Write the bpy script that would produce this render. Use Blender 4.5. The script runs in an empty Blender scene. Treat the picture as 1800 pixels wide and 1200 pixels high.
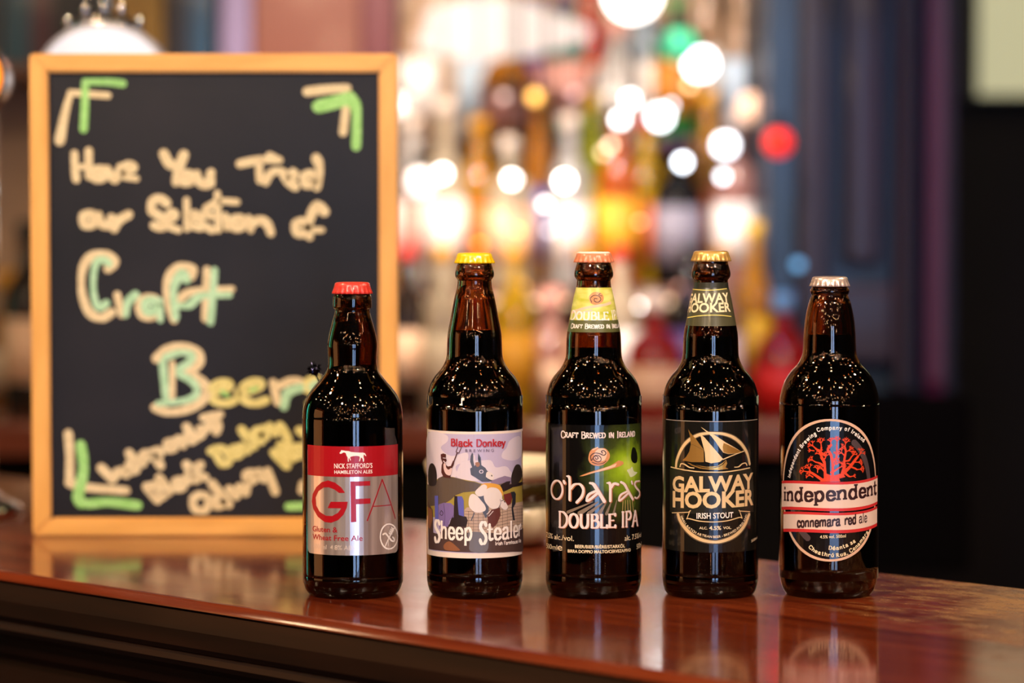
import bpy, bmesh, math, random
from mathutils import Vector, Matrix
from mathutils.geometry import tessellate_polygon
random.seed(7)
PI = math.pi
scn = bpy.context.scene
COL = scn.collection

# ------------------------------------------------------------------ camera
F = 5000.0                     # focal length in pixels of the 1800 px wide frame
BAR = 1.10                     # height of the bar top
CAMZ = BAR + 0.273
PITCH = math.atan(220 / F)
cd = bpy.data.cameras.new('camera')
cd.sensor_width = 36; cd.lens = F / 1800 * 36
cd.dof.use_dof = True; cd.dof.focus_distance = 2.03
cd.dof.aperture_fstop = 3.1; cd.dof.aperture_blades = 0
cd.clip_start = 0.05
cam = bpy.data.objects.new('camera', cd); COL.objects.link(cam)
cam.location = (0, 0, CAMZ); cam.rotation_euler = (PI/2 - PITCH, 0, 0)
scn.camera = cam

# ------------------------------------------------------------------ world, view, lights
w = bpy.data.worlds.new('world'); scn.world = w; w.use_nodes = True
w.node_tree.nodes['Background'].inputs[0].default_value = (0.10, 0.07, 0.055, 1)
w.node_tree.nodes['Background'].inputs[1].default_value = 0.4
vs = scn.view_settings
vs.view_transform = 'Standard'; vs.look = 'None'; vs.gamma = 1; vs.use_curve_mapping = False
vs.exposure = 0.0
scn.cycles.sample_clamp_indirect = 6.0
scn.cycles.caustics_reflective = False; scn.cycles.caustics_refractive = False

def light(name, kind, loc, target, power, color, size=0.3, spot=None, blend=0.5):
    l = bpy.data.lights.new(name, kind); l.energy = power; l.color = color
    if kind == 'AREA': l.shape = 'DISK'; l.size = size
    else: l.shadow_soft_size = size
    if spot: l.spot_size = spot; l.spot_blend = blend
    o = bpy.data.objects.new(name, l); COL.objects.link(o); o.location = loc
    o.rotation_euler = (Vector(target) - Vector(loc)).to_track_quat('-Z', 'Y').to_euler()
    return o
light('ceiling_spotlight', 'SPOT', (-0.9, 0.35, 2.65), (0.0, 2.05, 1.18), 175, (1.0, .80, .62), .05, math.radians(50), .6)
light('ceiling_spotlight', 'SPOT', (1.0, 0.1, 2.65), (-0.1, 2.2, 1.25), 140, (1.0, .80, .62), .04, math.radians(50), .6)
light('ceiling_spotlight', 'SPOT', (1.6, 2.3, 2.7), (0.33, 2.0, 1.10), 80, (1.0, .74, .5), .05, math.radians(34), .6)
light('ceiling_spotlight', 'SPOT', (-1.3, 1.9, 2.7), (-0.3, 2.42, 1.35), 60, (1.0, .72, .42), .06, math.radians(44), .7)
light('shelf_fill_spot', 'SPOT', (-0.2, 2.9, 2.72), (0.03, 4.6, 1.43), 440, (1.0, .84, .66), .05, math.radians(36), .5)  # unseen lamp added to brighten the back bar shelves
light('blue_spotlight', 'SPOT', (0.0, 3.0, 2.6), (0.42, 4.0, 1.68), 36, (.12, .42, 1.0), .05, math.radians(34), .8)
light('magenta_spotlight', 'SPOT', (1.2, 3.1, 2.0), (.66, 4.1, 1.28), 13, (1.0, .04, .3), .05, math.radians(40), .8)
light('violet_spotlight', 'SPOT', (0.3, 2.7, 2.5), (.56, 4.1, 1.45), 14, (.5, .4, 1.0), .05, math.radians(36), .8)

# ------------------------------------------------------------------ helpers
def ray(px, py):
    c, s = math.cos(PITCH), math.sin(PITCH)
    u = (600 - py) / F
    return Vector(((px - 900) / F, c + s*u, -s + c*u))
def at(px, py, D):             # a pixel of the photograph at world depth D
    r = ray(px, py); t = D / r.y
    return Vector((r.x*t, D, CAMZ + r.z*t))
def lin(h):
    if isinstance(h, str): h = tuple(int(h[i:i+2], 16) for i in (0, 2, 4))
    f = lambda v: (v/255/12.92 if v/255 <= .04045 else ((v/255 + .055)/1.055)**2.4)
    return tuple(f(v) for v in h[:3])
MATS = {}
def mat(name, color, rough=.5, metal=0, spec=.5, coat=0, emit=None, es=0, trans=0, ior=1.5, alpha=1):
    if name in MATS: return MATS[name]
    m = bpy.data.materials.new(name); m.use_nodes = True
    b = m.node_tree.nodes['Principled BSDF']
    b.inputs['Base Color'].default_value = (*lin(color), 1)
    b.inputs['Roughness'].default_value = rough; b.inputs['Metallic'].default_value = metal
    b.inputs['Specular IOR Level'].default_value = spec
    b.inputs['Coat Weight'].default_value = coat; b.inputs['Coat Roughness'].default_value = .06
    b.inputs['Transmission Weight'].default_value = trans; b.inputs['IOR'].default_value = ior
    b.inputs['Alpha'].default_value = alpha
    if emit: b.inputs['Emission Color'].default_value = (*lin(emit), 1); b.inputs['Emission Strength'].default_value = es
    MATS[name] = m; return m
def vary(m, c1, c2, scale=(1, 1, 1), noise=8, detail=6, rough=None, bump=0, coords='Object', ramp=(.35, .65), distort=0):
    nt = m.node_tree; N = nt.nodes; L = nt.links; b = N['Principled BSDF']
    tc = N.new('ShaderNodeTexCoord'); mp = N.new('ShaderNodeMapping'); mp.inputs['Scale'].default_value = scale
    nz = N.new('ShaderNodeTexNoise'); nz.inputs['Scale'].default_value = noise; nz.inputs['Detail'].default_value = detail
    nz.inputs['Distortion'].default_value = distort
    cr = N.new('ShaderNodeValToRGB')
    cr.color_ramp.elements[0].position = ramp[0]; cr.color_ramp.elements[1].position = ramp[1]
    cr.color_ramp.elements[0].color = (*lin(c1), 1); cr.color_ramp.elements[1].color = (*lin(c2), 1)
    L.new(tc.outputs[coords], mp.inputs[0]); L.new(mp.outputs[0], nz.inputs[0])
    L.new(nz.outputs[0], cr.inputs[0]); L.new(cr.outputs[0], b.inputs['Base Color'])
    if rough:
        mr = N.new('ShaderNodeMapRange'); mr.inputs[3].default_value = rough[0]; mr.inputs[4].default_value = rough[1]
        L.new(nz.outputs[0], mr.inputs[0]); L.new(mr.outputs[0], b.inputs['Roughness'])
    if bump:
        bp = N.new('ShaderNodeBump'); bp.inputs['Strength'].default_value = bump; bp.inputs['Distance'].default_value = .001
        L.new(nz.outputs[0], bp.inputs['Height']); L.new(bp.outputs[0], b.inputs['Normal'])
    return m
def mesh_obj(name, bm, m, parent=None, smooth=False, world=False):
    me = bpy.data.meshes.new(name)
    bmesh.ops.recalc_face_normals(bm, faces=bm.faces) if not world else None
    bm.to_mesh(me); bm.free()
    for x in (m if isinstance(m, (list, tuple)) else [m]): me.materials.append(x)
    if smooth:
        for p in me.polygons: p.use_smooth = True
    o = bpy.data.objects.new(name, me); COL.objects.link(o)
    if parent: o.parent = parent
    return o
def thing(name, label, cat, loc=(0, 0, 0), group=None, rz=0):
    o = bpy.data.objects.new(name, None); COL.objects.link(o); o.location = loc; o.rotation_euler = (0, 0, rz)
    o.empty_display_size = .02
    o['label'] = label; o['category'] = cat
    if group: o['group'] = group
    return o
def tag(o, label, cat, group=None):
    o['label'] = label; o['category'] = cat
    if group: o['group'] = group
    return o
def box(bm, lo, hi, bev=0):
    r = bmesh.ops.create_cube(bm, size=1)
    for v in r['verts']:
        v.co = Vector([(lo[i] + hi[i])/2 + v.co[i]*(hi[i] - lo[i]) for i in range(3)])
    if bev:
        es = list({e for v in r['verts'] for e in v.link_edges})
        bmesh.ops.bevel(bm, geom=es, offset=bev, segments=2, affect='EDGES', profile=.6)
def lathe(bm, prof, n=64, mod=None, off=(0, 0)):
    rings = []
    for (r, z) in prof:
        if r < 1e-6:
            rings.append([bm.verts.new((off[0], off[1], z))])
        else:
            rings.append([bm.verts.new((off[0] + (r + (mod(r, z, 2*PI*i/n) if mod else 0))*math.cos(2*PI*i/n),
                                        off[1] + (r + (mod(r, z, 2*PI*i/n) if mod else 0))*math.sin(2*PI*i/n), z)) for i in range(n)])
    for a, b in zip(rings, rings[1:]):
        for i in range(n):
            j = (i + 1) % n
            if len(a) == 1 and len(b) == 1: continue
            if len(a) == 1: bm.faces.new((a[0], b[i], b[j]))
            elif len(b) == 1: bm.faces.new((a[i], b[0], a[j]))
            else: bm.faces.new((a[i], b[i], b[j], a[j]))
def tube(bm, pts, r, n=8):
    pts = [Vector(p) for p in pts]; rings = []
    for i, p in enumerate(pts):
        t = (pts[min(i+1, len(pts)-1)] - pts[max(i-1, 0)]).normalized()
        a = t.orthogonal().normalized() if not rings else (pa - t*pa.dot(t)).normalized()
        pa = a; b = t.cross(a); rr = r[i] if isinstance(r, (list, tuple)) else r
        rings.append([bm.verts.new(p + (a*math.cos(2*PI*k/n) + b*math.sin(2*PI*k/n))*rr) for k in range(n)])
    for x, y in zip(rings, rings[1:]):
        for k in range(n): bm.faces.new((x[k], x[(k+1) % n], y[(k+1) % n], y[k]))
    bm.faces.new(rings[0][::-1]); bm.faces.new(rings[-1])
def ball(bm, c, r, u=16, v=10, sz=1):
    res = bmesh.ops.create_uvsphere(bm, u_segments=u, v_segments=v, radius=r)
    for q in res['verts']: q.co = Vector((q.co.x, q.co.y, q.co.z*sz)) + Vector(c)
def smooth_pts(pts, k=5, closed=False):
    if len(pts) < 3: return pts
    P = [Vector(p) for p in pts]; out = []
    n = len(P); rng = range(n) if closed else range(n-1)
    for i in rng:
        p0 = P[(i-1) % n] if (closed or i > 0) else P[0]*2 - P[1]
        p1, p2 = P[i], P[(i+1) % n]
        p3 = P[(i+2) % n] if (closed or i+2 < n) else P[-1]*2 - P[-2]
        for j in range(k):
            t = j/k
            out.append(0.5*((2*p1) + (p2-p0)*t + (2*p0-5*p1+4*p2-p3)*t*t + (3*p1-p0-3*p2+p3)*t**3))
    if not closed: out.append(P[-1])
    return [tuple(v) for v in out]
def ell(cx, cy, rx, ry, a0=0, a1=360, n=28):
    return [(cx + rx*math.cos(math.radians(a0 + (a1-a0)*i/n)), cy + ry*math.sin(math.radians(a0 + (a1-a0)*i/n))) for i in range(n+1)]
def tr(ox, oy, s, pts): return [(ox + p[0]/s, oy + p[1]/s) for p in pts]

# ------------------------------------------------------------------ lettering: built-in font as outlines, and an own serif pen font
_FC = {}
def font_tris(txt, bold=0.0, shear=0.0, spacing=1.0):
    key = (txt, bold, shear, spacing)
    if key in _FC: return _FC[key]
    c = bpy.data.curves.new('t', 'FONT'); c.body = txt; c.size = 1; c.offset = bold; c.shear = shear
    c.space_character = spacing; c.resolution_u = 3; c.fill_mode = 'FRONT'
    o = bpy.data.objects.new('t', c); COL.objects.link(o)
    dg = bpy.context.evaluated_depsgraph_get(); me = o.evaluated_get(dg).to_mesh()
    me.calc_loop_triangles()
    vs_ = [(v.co.x, v.co.y) for v in me.vertices]
    tr_ = [tuple(vs_[i] for i in t.vertices) for t in me.loop_triangles]
    o.evaluated_get(dg).to_mesh_clear(); bpy.data.objects.remove(o); bpy.data.curves.remove(c)
    _FC[key] = tr_; return tr_
CAP = None
def cap_h():
    global CAP
    if CAP is None: CAP = max(p[1] for t in font_tris('H') for p in t)
    return CAP
X = .66
# glyph: width, [(points, smooth, serifs: b both, s start, e end, '' none)]
GL = {
 'A': (.78, [([(.08,0),(.40,1)],0,'s'), ([(.40,1),(.72,0)],0,'e'), ([(.2,.34),(.6,.34)],0,'')]),
 'B': (.62, [([(.12,0),(.12,1)],0,'b'), ([(.12,.97),(.4,.95),(.5,.77),(.4,.56),(.14,.53)],1,''), ([(.2,.53),(.5,.48),(.58,.26),(.45,.05),(.12,.03)],1,'')]),
 'C': (.72, [([(.66,.8),(.55,.95),(.36,.99),(.15,.83),(.08,.5),(.15,.17),(.36,.01),(.56,.05),(.67,.2)],1,'')]),
 'D': (.74, [([(.12,0),(.12,1)],0,'b'), ([(.12,.97),(.42,.93),(.63,.72),(.66,.5),(.62,.27),(.42,.06),(.12,.03)],1,'')]),
 'E': (.6, [([(.12,0),(.12,1)],0,'b'), ([(.12,.96),(.54,.96),(.54,.86)],0,''), ([(.12,.52),(.44,.52)],0,''), ([(.12,.04),(.55,.04),(.55,.15)],0,'')]),
 'F': (.56, [([(.12,0),(.12,1)],0,'b'), ([(.12,.96),(.52,.96),(.52,.84)],0,''), ([(.12,.52),(.42,.52)],0,'')]),
 'I': (.3, [([(.15,0),(.15,1)],0,'b')]),
 'L': (.56, [([(.12,0),(.12,1)],0,'b'), ([(.12,.04),(.52,.04),(.52,.18)],0,'')]),
 'N': (.76, [([(.12,0),(.12,1)],0,'b'), ([(.12,1),(.64,0)],0,''), ([(.64,0),(.64,1)],0,'e')]),
 'O': (.8, [([(.4,.98),(.18,.86),(.08,.5),(.18,.14),(.4,.02),(.62,.14),(.72,.5),(.62,.86),(.4,.98)],1,'')]),
 'P': (.58, [([(.12,0),(.12,1)],0,'b'), ([(.12,.97),(.4,.95),(.53,.73),(.4,.5),(.14,.48)],1,'')]),
 'R': (.66, [([(.12,0),(.12,1)],0,'b'), ([(.12,.97),(.4,.95),(.5,.75),(.4,.54),(.14,.52)],1,''), ([(.3,.5),(.6,0)],0,'e')]),
 'S': (.56, [([(.48,.85),(.36,.98),(.17,.95),(.09,.76),(.25,.56),(.43,.4),(.48,.2),(.35,.02),(.16,.03),(.07,.17)],1,'')]),
 'T': (.66, [([(.33,0),(.33,1)],0,'s'), ([(.05,.82),(.05,.96),(.61,.96),(.61,.82)],0,'')]),
 'U': (.74, [([(.12,1),(.12,.3),(.22,.06),(.37,.02),(.52,.08),(.6,.3),(.6,1)],0,'b')]),
 'W': (1.0, [([(.06,1),(.29,0)],0,'s'), ([(.29,0),(.5,.95)],0,''), ([(.5,.95),(.72,0)],0,''), ([(.72,0),(.94,1)],0,'e')]),
 'K': (.66, [([(.12,0),(.12,1)],0,'b'), ([(.56,1),(.16,.45)],0,''), ([(.26,.58),(.6,0)],0,'e')]),
 'Y': (.66, [([(.06,1),(.33,.45)],0,'s'), ([(.6,1),(.33,.45),(.33,0)],0,'e')]),
 'a': (.6, [([(.12,.56),(.25,.66),(.42,.62),(.46,.48),(.46,.1),(.55,.02)],1,''), ([(.46,.38),(.25,.36),(.1,.25),(.12,.06),(.26,0),(.42,.08),(.46,.18)],1,'')]),
 'b': (.62, [([(.12,0),(.12,1)],0,'e'), ([(.12,.5),(.25,.65),(.42,.62),(.53,.33),(.42,.04),(.25,.01),(.12,.15)],1,'')]),
 'c': (.54, [([(.47,.5),(.38,.64),(.2,.62),(.09,.33),(.2,.04),(.36,.02),(.49,.14)],1,'')]),
 'd': (.64, [([(.5,0),(.5,1)],0,'b'), ([(.5,.5),(.37,.65),(.2,.62),(.09,.33),(.2,.04),(.37,.01),(.5,.15)],1,'')]),
 'e': (.58, [([(.1,.35),(.5,.35),(.46,.56),(.3,.66),(.15,.57),(.09,.33),(.17,.07),(.34,.01),(.51,.13)],1,'')]),
 'f': (.4, [([(.4,.92),(.28,.99),(.18,.85),(.18,0)],0,'e'), ([(.04,.62),(.36,.62)],0,'')]),
 'g': (.6, [([(.47,.66),(.47,-.1),(.38,-.28),(.2,-.3),(.09,-.2)],0,''), ([(.47,.5),(.35,.65),(.2,.62),(.09,.35),(.2,.08),(.35,.05),(.47,.18)],1,'')]),
 'h': (.64, [([(.12,0),(.12,1)],0,'b'), ([(.12,.45),(.25,.63),(.4,.64),(.5,.5),(.5,0)],0,'e')]),
 'i': (.32, [([(.16,0),(.16,X)],0,'b'), ([(.16,.86),(.16,.93)],0,'')]),
 'k': (.62, [([(.12,0),(.12,1)],0,'b'), ([(.5,X),(.14,.3)],0,'s'), ([(.24,.4),(.54,0)],0,'e')]),
 'l': (.32, [([(.16,0),(.16,1)],0,'b')]),
 'm': (.94, [([(.12,0),(.12,X)],0,'b'), ([(.12,.45),(.24,.62),(.36,.64),(.46,.5),(.46,0)],0,'e'), ([(.46,.45),(.58,.62),(.7,.64),(.8,.5),(.8,0)],0,'e')]),
 'n': (.64, [([(.12,0),(.12,X)],0,'b'), ([(.12,.45),(.25,.62),(.4,.64),(.5,.5),(.5,0)],0,'e')]),
 'o': (.6, [([(.3,.65),(.15,.57),(.09,.33),(.15,.09),(.3,.01),(.45,.09),(.51,.33),(.45,.57),(.3,.65)],1,'')]),
 'p': (.64, [([(.13,-.32),(.13,X)],0,'b'), ([(.13,.5),(.27,.65),(.43,.62),(.54,.33),(.43,.04),(.27,.01),(.13,.15)],1,'')]),
 'r': (.48, [([(.12,0),(.12,X)],0,'b'), ([(.12,.42),(.24,.6),(.36,.65),(.44,.58)],0,'')]),
 's': (.5, [([(.43,.52),(.32,.65),(.17,.63),(.11,.5),(.25,.37),(.4,.26),(.42,.12),(.3,.01),(.15,.02),(.07,.14)],1,'')]),
 't': (.42, [([(.18,.9),(.18,.14),(.26,.02),(.4,.08)],0,''), ([(.04,.63),(.38,.63)],0,'')]),
 'u': (.64, [([(.12,X),(.12,.18),(.24,.02),(.4,.04),(.5,.2)],0,'s'), ([(.5,X),(.5,0)],0,'b')]),
 'v': (.6, [([(.06,X),(.3,0)],0,'s'), ([(.54,X),(.3,0)],0,'s')]),
 'w': (.86, [([(.06,X),(.25,0)],0,'s'), ([(.25,0),(.43,.62)],0,''), ([(.43,.62),(.62,0)],0,''), ([(.62,0),(.8,X)],0,'e')]),
 'y': (.6, [([(.06,X),(.3,.02)],0,'s'), ([(.54,X),(.3,0),(.18,-.28),(.05,-.28)],0,'s')]),
 ' ': (.36, []), "'": (.2, [([(.1,.98),(.08,.74)],0,'')]), ',': (.24, [([(.12,.05),(.08,-.14)],0,'')]), '.': (.2, [([(.1,.0),(.1,.06)],0,'')]),
 'é': (.58, [([(.1,.35),(.5,.35),(.46,.56),(.3,.66),(.15,.57),(.09,.33),(.17,.07),(.34,.01),(.51,.13)],1,''), ([(.26,.78),(.4,.96)],0,'')]),
 'ú': (.64, [([(.12,X),(.12,.18),(.24,.02),(.4,.04),(.5,.2)],0,'s'), ([(.5,X),(.5,0)],0,'b'), ([(.26,.78),(.4,.96)],0,'')]),
}
def stroke_polys(pts, wv, wh=None, cap=True, taper=None):
    """pen stroke as quads and joint discs; wv = width of upright strokes, wh of level ones"""
    wh = wv if wh is None else wh; out = []
    n = len(pts)
    def wid(d): return wv*abs(d.y) + wh*abs(d.x)
    for i in range(n-1):
        a, b = Vector(pts[i]), Vector(pts[i+1]); d = b - a
        if d.length < 1e-9: continue
        d.normalize(); nn = Vector((-d.y, d.x))
        ta, tb = (1, 1) if not taper else (taper[0] + (taper[1]-taper[0])*i/(n-1), taper[0] + (taper[1]-taper[0])*(i+1)/(n-1))
        w0 = wid(d)/2
        out.append([tuple(a + nn*w0*ta), tuple(a - nn*w0*ta), tuple(b - nn*w0*tb), tuple(b + nn*w0*tb)])
        if i > 0 or cap: out.append([(a.x + w0*ta*math.cos(k*PI/4+.39), a.y + w0*ta*math.sin(k*PI/4+.39)) for k in range(8)])
        if i == n-2 and cap: out.append([(b.x + w0*tb*math.cos(k*PI/4+.39), b.y + w0*tb*math.sin(k*PI/4+.39)) for k in range(8)])
    return out
def pen_text(txt, wv=.13, wh=.1, serif=.13, smallcaps=None):
    """returns polys in unit cap height, and the width"""
    out = []; x = 0
    for ch in txt:
        k = 1.0; dy = 0
        if smallcaps and ch.islower(): ch = ch.upper(); k = smallcaps; dy = (1-k)*.35
        g = GL[ch]
        for pts, sm, sf in g[1]:
            P = smooth_pts(pts, 4) if sm or len(pts) > 4 else pts
            P = [(x + p[0]*k, dy + p[1]*k) for p in P]
            out += stroke_polys(P, wv, wh, cap=not sf)
            for flag, q in (('s', P[0]), ('e', P[-1])):
                if serif and (sf == flag or sf == 'b'):
                    t = wh*.45
                    yy = q[1] + (t if q[1] < dy + .3*k else -t)
                    out.append([(q[0]-serif*k, yy-t), (q[0]+serif*k, yy-t), (q[0]+serif*k, yy+t), (q[0]-serif*k, yy+t)])
        x += g[0]*k + .03
    return out, x

# ------------------------------------------------------------------ printing on surfaces
class Surf:
    """a printable surface; coordinates (s, z) in metres; px() turns a pixel of the photograph into them"""
    def px(self, x, y): ...
    def pos(self, s, z, off): ...
class Cyl(Surf):
    def __init__(self, cx, cy, rfun, R):
        self.cx, self.cy, self.rf, self.R = cx, cy, rfun, R; self.step = R*.09
    def px(self, x, y):
        d = ray(x, y); R = self.R
        for _ in range(6):
            a = d.x**2 + d.y**2; b = -2*(d.x*self.cx + d.y*self.cy); c = self.cx**2 + self.cy**2 - R*R
            disc = b*b - 4*a*c
            t = (-b - math.sqrt(max(disc, 0)))/(2*a)
            z = CAMZ + d.z*t - BAR; R = self.rf(z)
        th = math.atan2(d.x*t - self.cx, -(d.y*t - self.cy))
        return (th*self.R, z)
    def pos(self, s, z, off):
        r = self.rf(z) + off; th = s/self.R
        return Vector((r*math.sin(th), -r*math.cos(th), z))
class Flat(Surf):
    def __init__(self, Y, ox, oz): self.Y, self.ox, self.oz = Y, ox, oz; self.step = None
    def px(self, x, y):
        p = at(x, y, self.Y); return (p.x - self.ox, p.z - self.oz)
    def pos(self, s, z, off): return Vector((s, -off, z))
class Print:
    def __init__(self, surf, base=6e-5, lay=5e-5):
        self.s = surf; self.items = {}; self.base = base; self.lay = lay
    def raw(self, polys, m, layer):
        self.items.setdefault((m.name, layer), []).extend(polys)
    def poly(self, pts, m, layer=1, smooth=False):
        if smooth: pts = smooth_pts(pts, 4, True)
        self.raw([[self.s.px(*p) for p in pts]], m, layer)
    def mm(self, wpx): a = self.s.px(self.cxp, self.cyp); b = self.s.px(self.cxp + wpx, self.cyp); return abs(b[0]-a[0])
    def line(self, pts, wpx, m, layer=1, smooth=True, taper=None, wh=None, k=4):
        P = smooth_pts(pts, k) if smooth and len(pts) > 2 else pts
        Q = [self.s.px(*p) for p in P]
        W = wpx*self.pm
        self.raw(stroke_polys(Q, W, W if wh is None else wh*self.pm, taper=taper), m, layer)
    def fit(self, polys, width, p0, p1, h, m, layer):
        s0, z0 = self.s.px(*p0); s1, z1 = self.s.px(*p1); H = h*self.pm
        xs = [q[0] for p in polys for q in p]; a, b = min(xs), max(xs)
        out = []
        for p in polys:
            out.append([(s0 + (q[0]-a)/(b-a)*(s1-s0), z0 + (z1-z0)*(q[0]-a)/(b-a) + q[1]*H) for q in p])
        self.raw(out, m, layer)
    def text(self, txt, p0, p1, h, m, layer=2, bold=0.0, shear=0.0, spacing=1.0):
        t = [[(q[0]/cap_h(), q[1]/cap_h()) for q in p] for p in font_tris(txt, bold, shear, spacing)]
        self.fit(t, None, p0, p1, h, m, layer)
    def pen(self, txt, p0, p1, h, m, layer=2, **kw):
        polys, wd = pen_text(txt, **kw); self.fit(polys, wd, p0, p1, h, m, layer)
    def arc_text(self, txt, path, h, m, layer=2, bold=0.0, penkw=None):
        Q = [Vector(self.s.px(*p)) for p in smooth_pts(path, 8)]
        L = [0]
        for a, b in zip(Q, Q[1:]): L.append(L[-1] + (b-a).length)
        glyphs = []; tot = 0
        for ch in txt:
            if ch == ' ': glyphs.append((None, .38, 0)); tot += .38; continue
            if penkw is not None: g = pen_text(ch, **penkw)[0]
            else: g = [[(q[0]/cap_h(), q[1]/cap_h()) for q in p] for p in font_tris(ch, bold)]
            xs = [q[0] for p in g for q in p]; wd = max(xs) - min(xs) + .14
            glyphs.append((g, wd, min(xs))); tot += wd
        k = L[-1]/tot; H = h*self.pm; x = 0
        for g, wd, x0 in glyphs:
            if g:
                d = (x + wd/2)*k; i = max(j for j in range(len(L)) if L[j] <= d + 1e-12); i = min(i, len(Q)-2)
                t = (Q[i+1]-Q[i]).normalized(); nn = Vector((-t.y, t.x)); c = Q[i] + t*(d - L[i])
                self.raw([[tuple(c + t*((q[0]-x0+.07-wd/2)*k) + nn*q[1]*H) for q in p] for p in g], m, layer)
            x += wd
    def build(self, name, parent, thick=0):
        names = []; big = bmesh.new(); mats = []
        for (mn, layer), polys in self.items.items():
            if mn not in names: names.append(mn); mats.append(bpy.data.materials[mn])
            mi = names.index(mn)
            bm = bmesh.new()
            jit = 0
            for p in polys:
                if len(p) != 3: jit = (jit + 1) % 12
                q = []
                for v in p:
                    if not q or (Vector(v)-Vector(q[-1])).length > 1e-7: q.append(v)
                if len(q) < 3: continue
                V = [bm.verts.new((v[0], v[1], jit*1.0)) for v in q]
                if len(q) <= 4:
                    try: bm.faces.new(V)
                    except ValueError: pass
                else:
                    for t in tessellate_polygon([[Vector((v[0], v[1], 0)) for v in q]]):
                        try: bm.faces.new([V[i] for i in t])
                        except ValueError: pass
            if self.s.step and bm.verts:
                lo = min(v.co.x for v in bm.verts); hi = max(v.co.x for v in bm.verts)
                k = math.ceil(lo/self.s.step)
                while k*self.s.step < hi:
                    bmesh.ops.bisect_plane(bm, geom=bm.verts[:]+bm.edges[:]+bm.faces[:], plane_co=(k*self.s.step, 0, 0), plane_no=(1, 0, 0)); k += 1
            off = self.base + self.lay*layer
            mp = {}
            for v in bm.verts: mp[v] = big.verts.new(self.s.pos(v.co.x, v.co.y, off + v.co.z*self.lay*.07))
            for f in bm.faces:
                nf = big.faces.new([mp[v] for v in f.verts]); nf.material_index = mi
            bm.free()
        for f in big.faces:       # all faces look outwards
            f.normal_update(); c = f.calc_center_median()
            o = Vector((c.x, c.y, 0)) if self.s.step else Vector((0, -1, 0))
            if f.normal.dot(o) < 0: f.normal_flip()
        self.items = {}
        return mesh_obj(name, big, mats, parent, world=True)

# ------------------------------------------------------------------ room
dark_wood = vary(mat('dark_wood', '2a1510', .35, coat=.3), '1c0d0a', '3a1d14', (1, 1, .08), 14, 6)
wall_dark = vary(mat('wall_dark', '120d0c', .8), '0d0a0a', '17110f', noise=3)
ceil_m = vary(mat('ceiling_paint', '090605', .9), '070504', '0b0806', noise=4)
floor_m = vary(mat('floor_boards', '2a1a12', .5), '20130d', '3a2418', (8, .6, 1), 4)
def structure(name, lo, hi, m, bev=0):
    bm = bmesh.new(); box(bm, lo, hi, bev); o = mesh_obj(name, bm, m); o['kind'] = 'structure'; return o
RX0, RX1, RY0, RY1, RZ = -3.2, 3.2, -3.2, 5.2, 2.95
structure('floor', (RX0-.1, RY0-.1, -.1), (RX1+.1, RY1+.1, 0), floor_m)
structure('ceiling', (RX0-.1, RY0-.1, RZ), (RX1+.1, RY1+.1, RZ+.1), ceil_m)
back_wall_m = vary(mat('back_wall_paint', '8c7464', .7), '83695a', '96806f', noise=2.5)
structure('wall_back', (RX0-.1, RY1, 0), (RX1+.1, RY1+.1, RZ), wall_dark)
structure('wall_left', (RX0-.1, RY0, 0), (RX0, RY1, RZ), wall_dark)
structure('wall_right', (RX1, RY0, 0), (RX1+.1, RY1, RZ), wall_dark)
structure('wall_front', (RX0-.1, RY0-.1, 0), (RX1+.1, RY0, RZ), wall_dark)
# glazed street door behind the camera: cool daylight
dw = structure('door_1', (.15, RY0, 0), (1.75, RY0+.06, 2.3), dark_wood, .004)
day = mat('daylight_glass', '101820', .1, emit='9cc4ff', es=11)
for x0 in (.27, 1.0):
    bm = bmesh.new(); box(bm, (x0, RY0+.055, .25), (x0+.5, RY0+.075, 2.15)); mesh_obj('glass_pane', bm, day, dw)
bm = bmesh.new(); box(bm, (.86, RY0+.06, 1.0), (.9, RY0+.1, 1.2), .005); mesh_obj('handle', bm, mat('brass', 'c9a25a', .25, 1), dw)
# glowing panels added on the left wall, out of view, to reflect in the bottles
wl = thing('added_glow_panel', 'wide warm glowing panel added on the left wall to reflect in the bottles', 'lamp', (RX0+.001, 1.7, .6))
bm = bmesh.new(); box(bm, (0, -.75, 0), (.05, .75, 1.3), .006); mesh_obj('back_plate', bm, dark_wood, wl)
bm = bmesh.new(); box(bm, (.0505, -.68, .06), (.1, .68, 1.24), .01); mesh_obj('glow_face', bm, mat('amber_glow', 'e0a060', .3, emit='ffb070', es=1.7), wl)
wl2 = thing('added_glow_panel', 'narrow teal glowing panel added on the left wall nearer the back', 'lamp', (RX0+.001, 4.3, .9))
bm = bmesh.new(); box(bm, (0, -.2, 0), (.05, .2, 1.2), .006); mesh_obj('back_plate', bm, dark_wood, wl2)
bm = bmesh.new(); box(bm, (.0505, -.15, .06), (.1, .15, 1.14), .01); mesh_obj('glow_face', bm, mat('teal_glow', '40a090', .3, emit='50e0c8', es=5), wl2)

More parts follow.
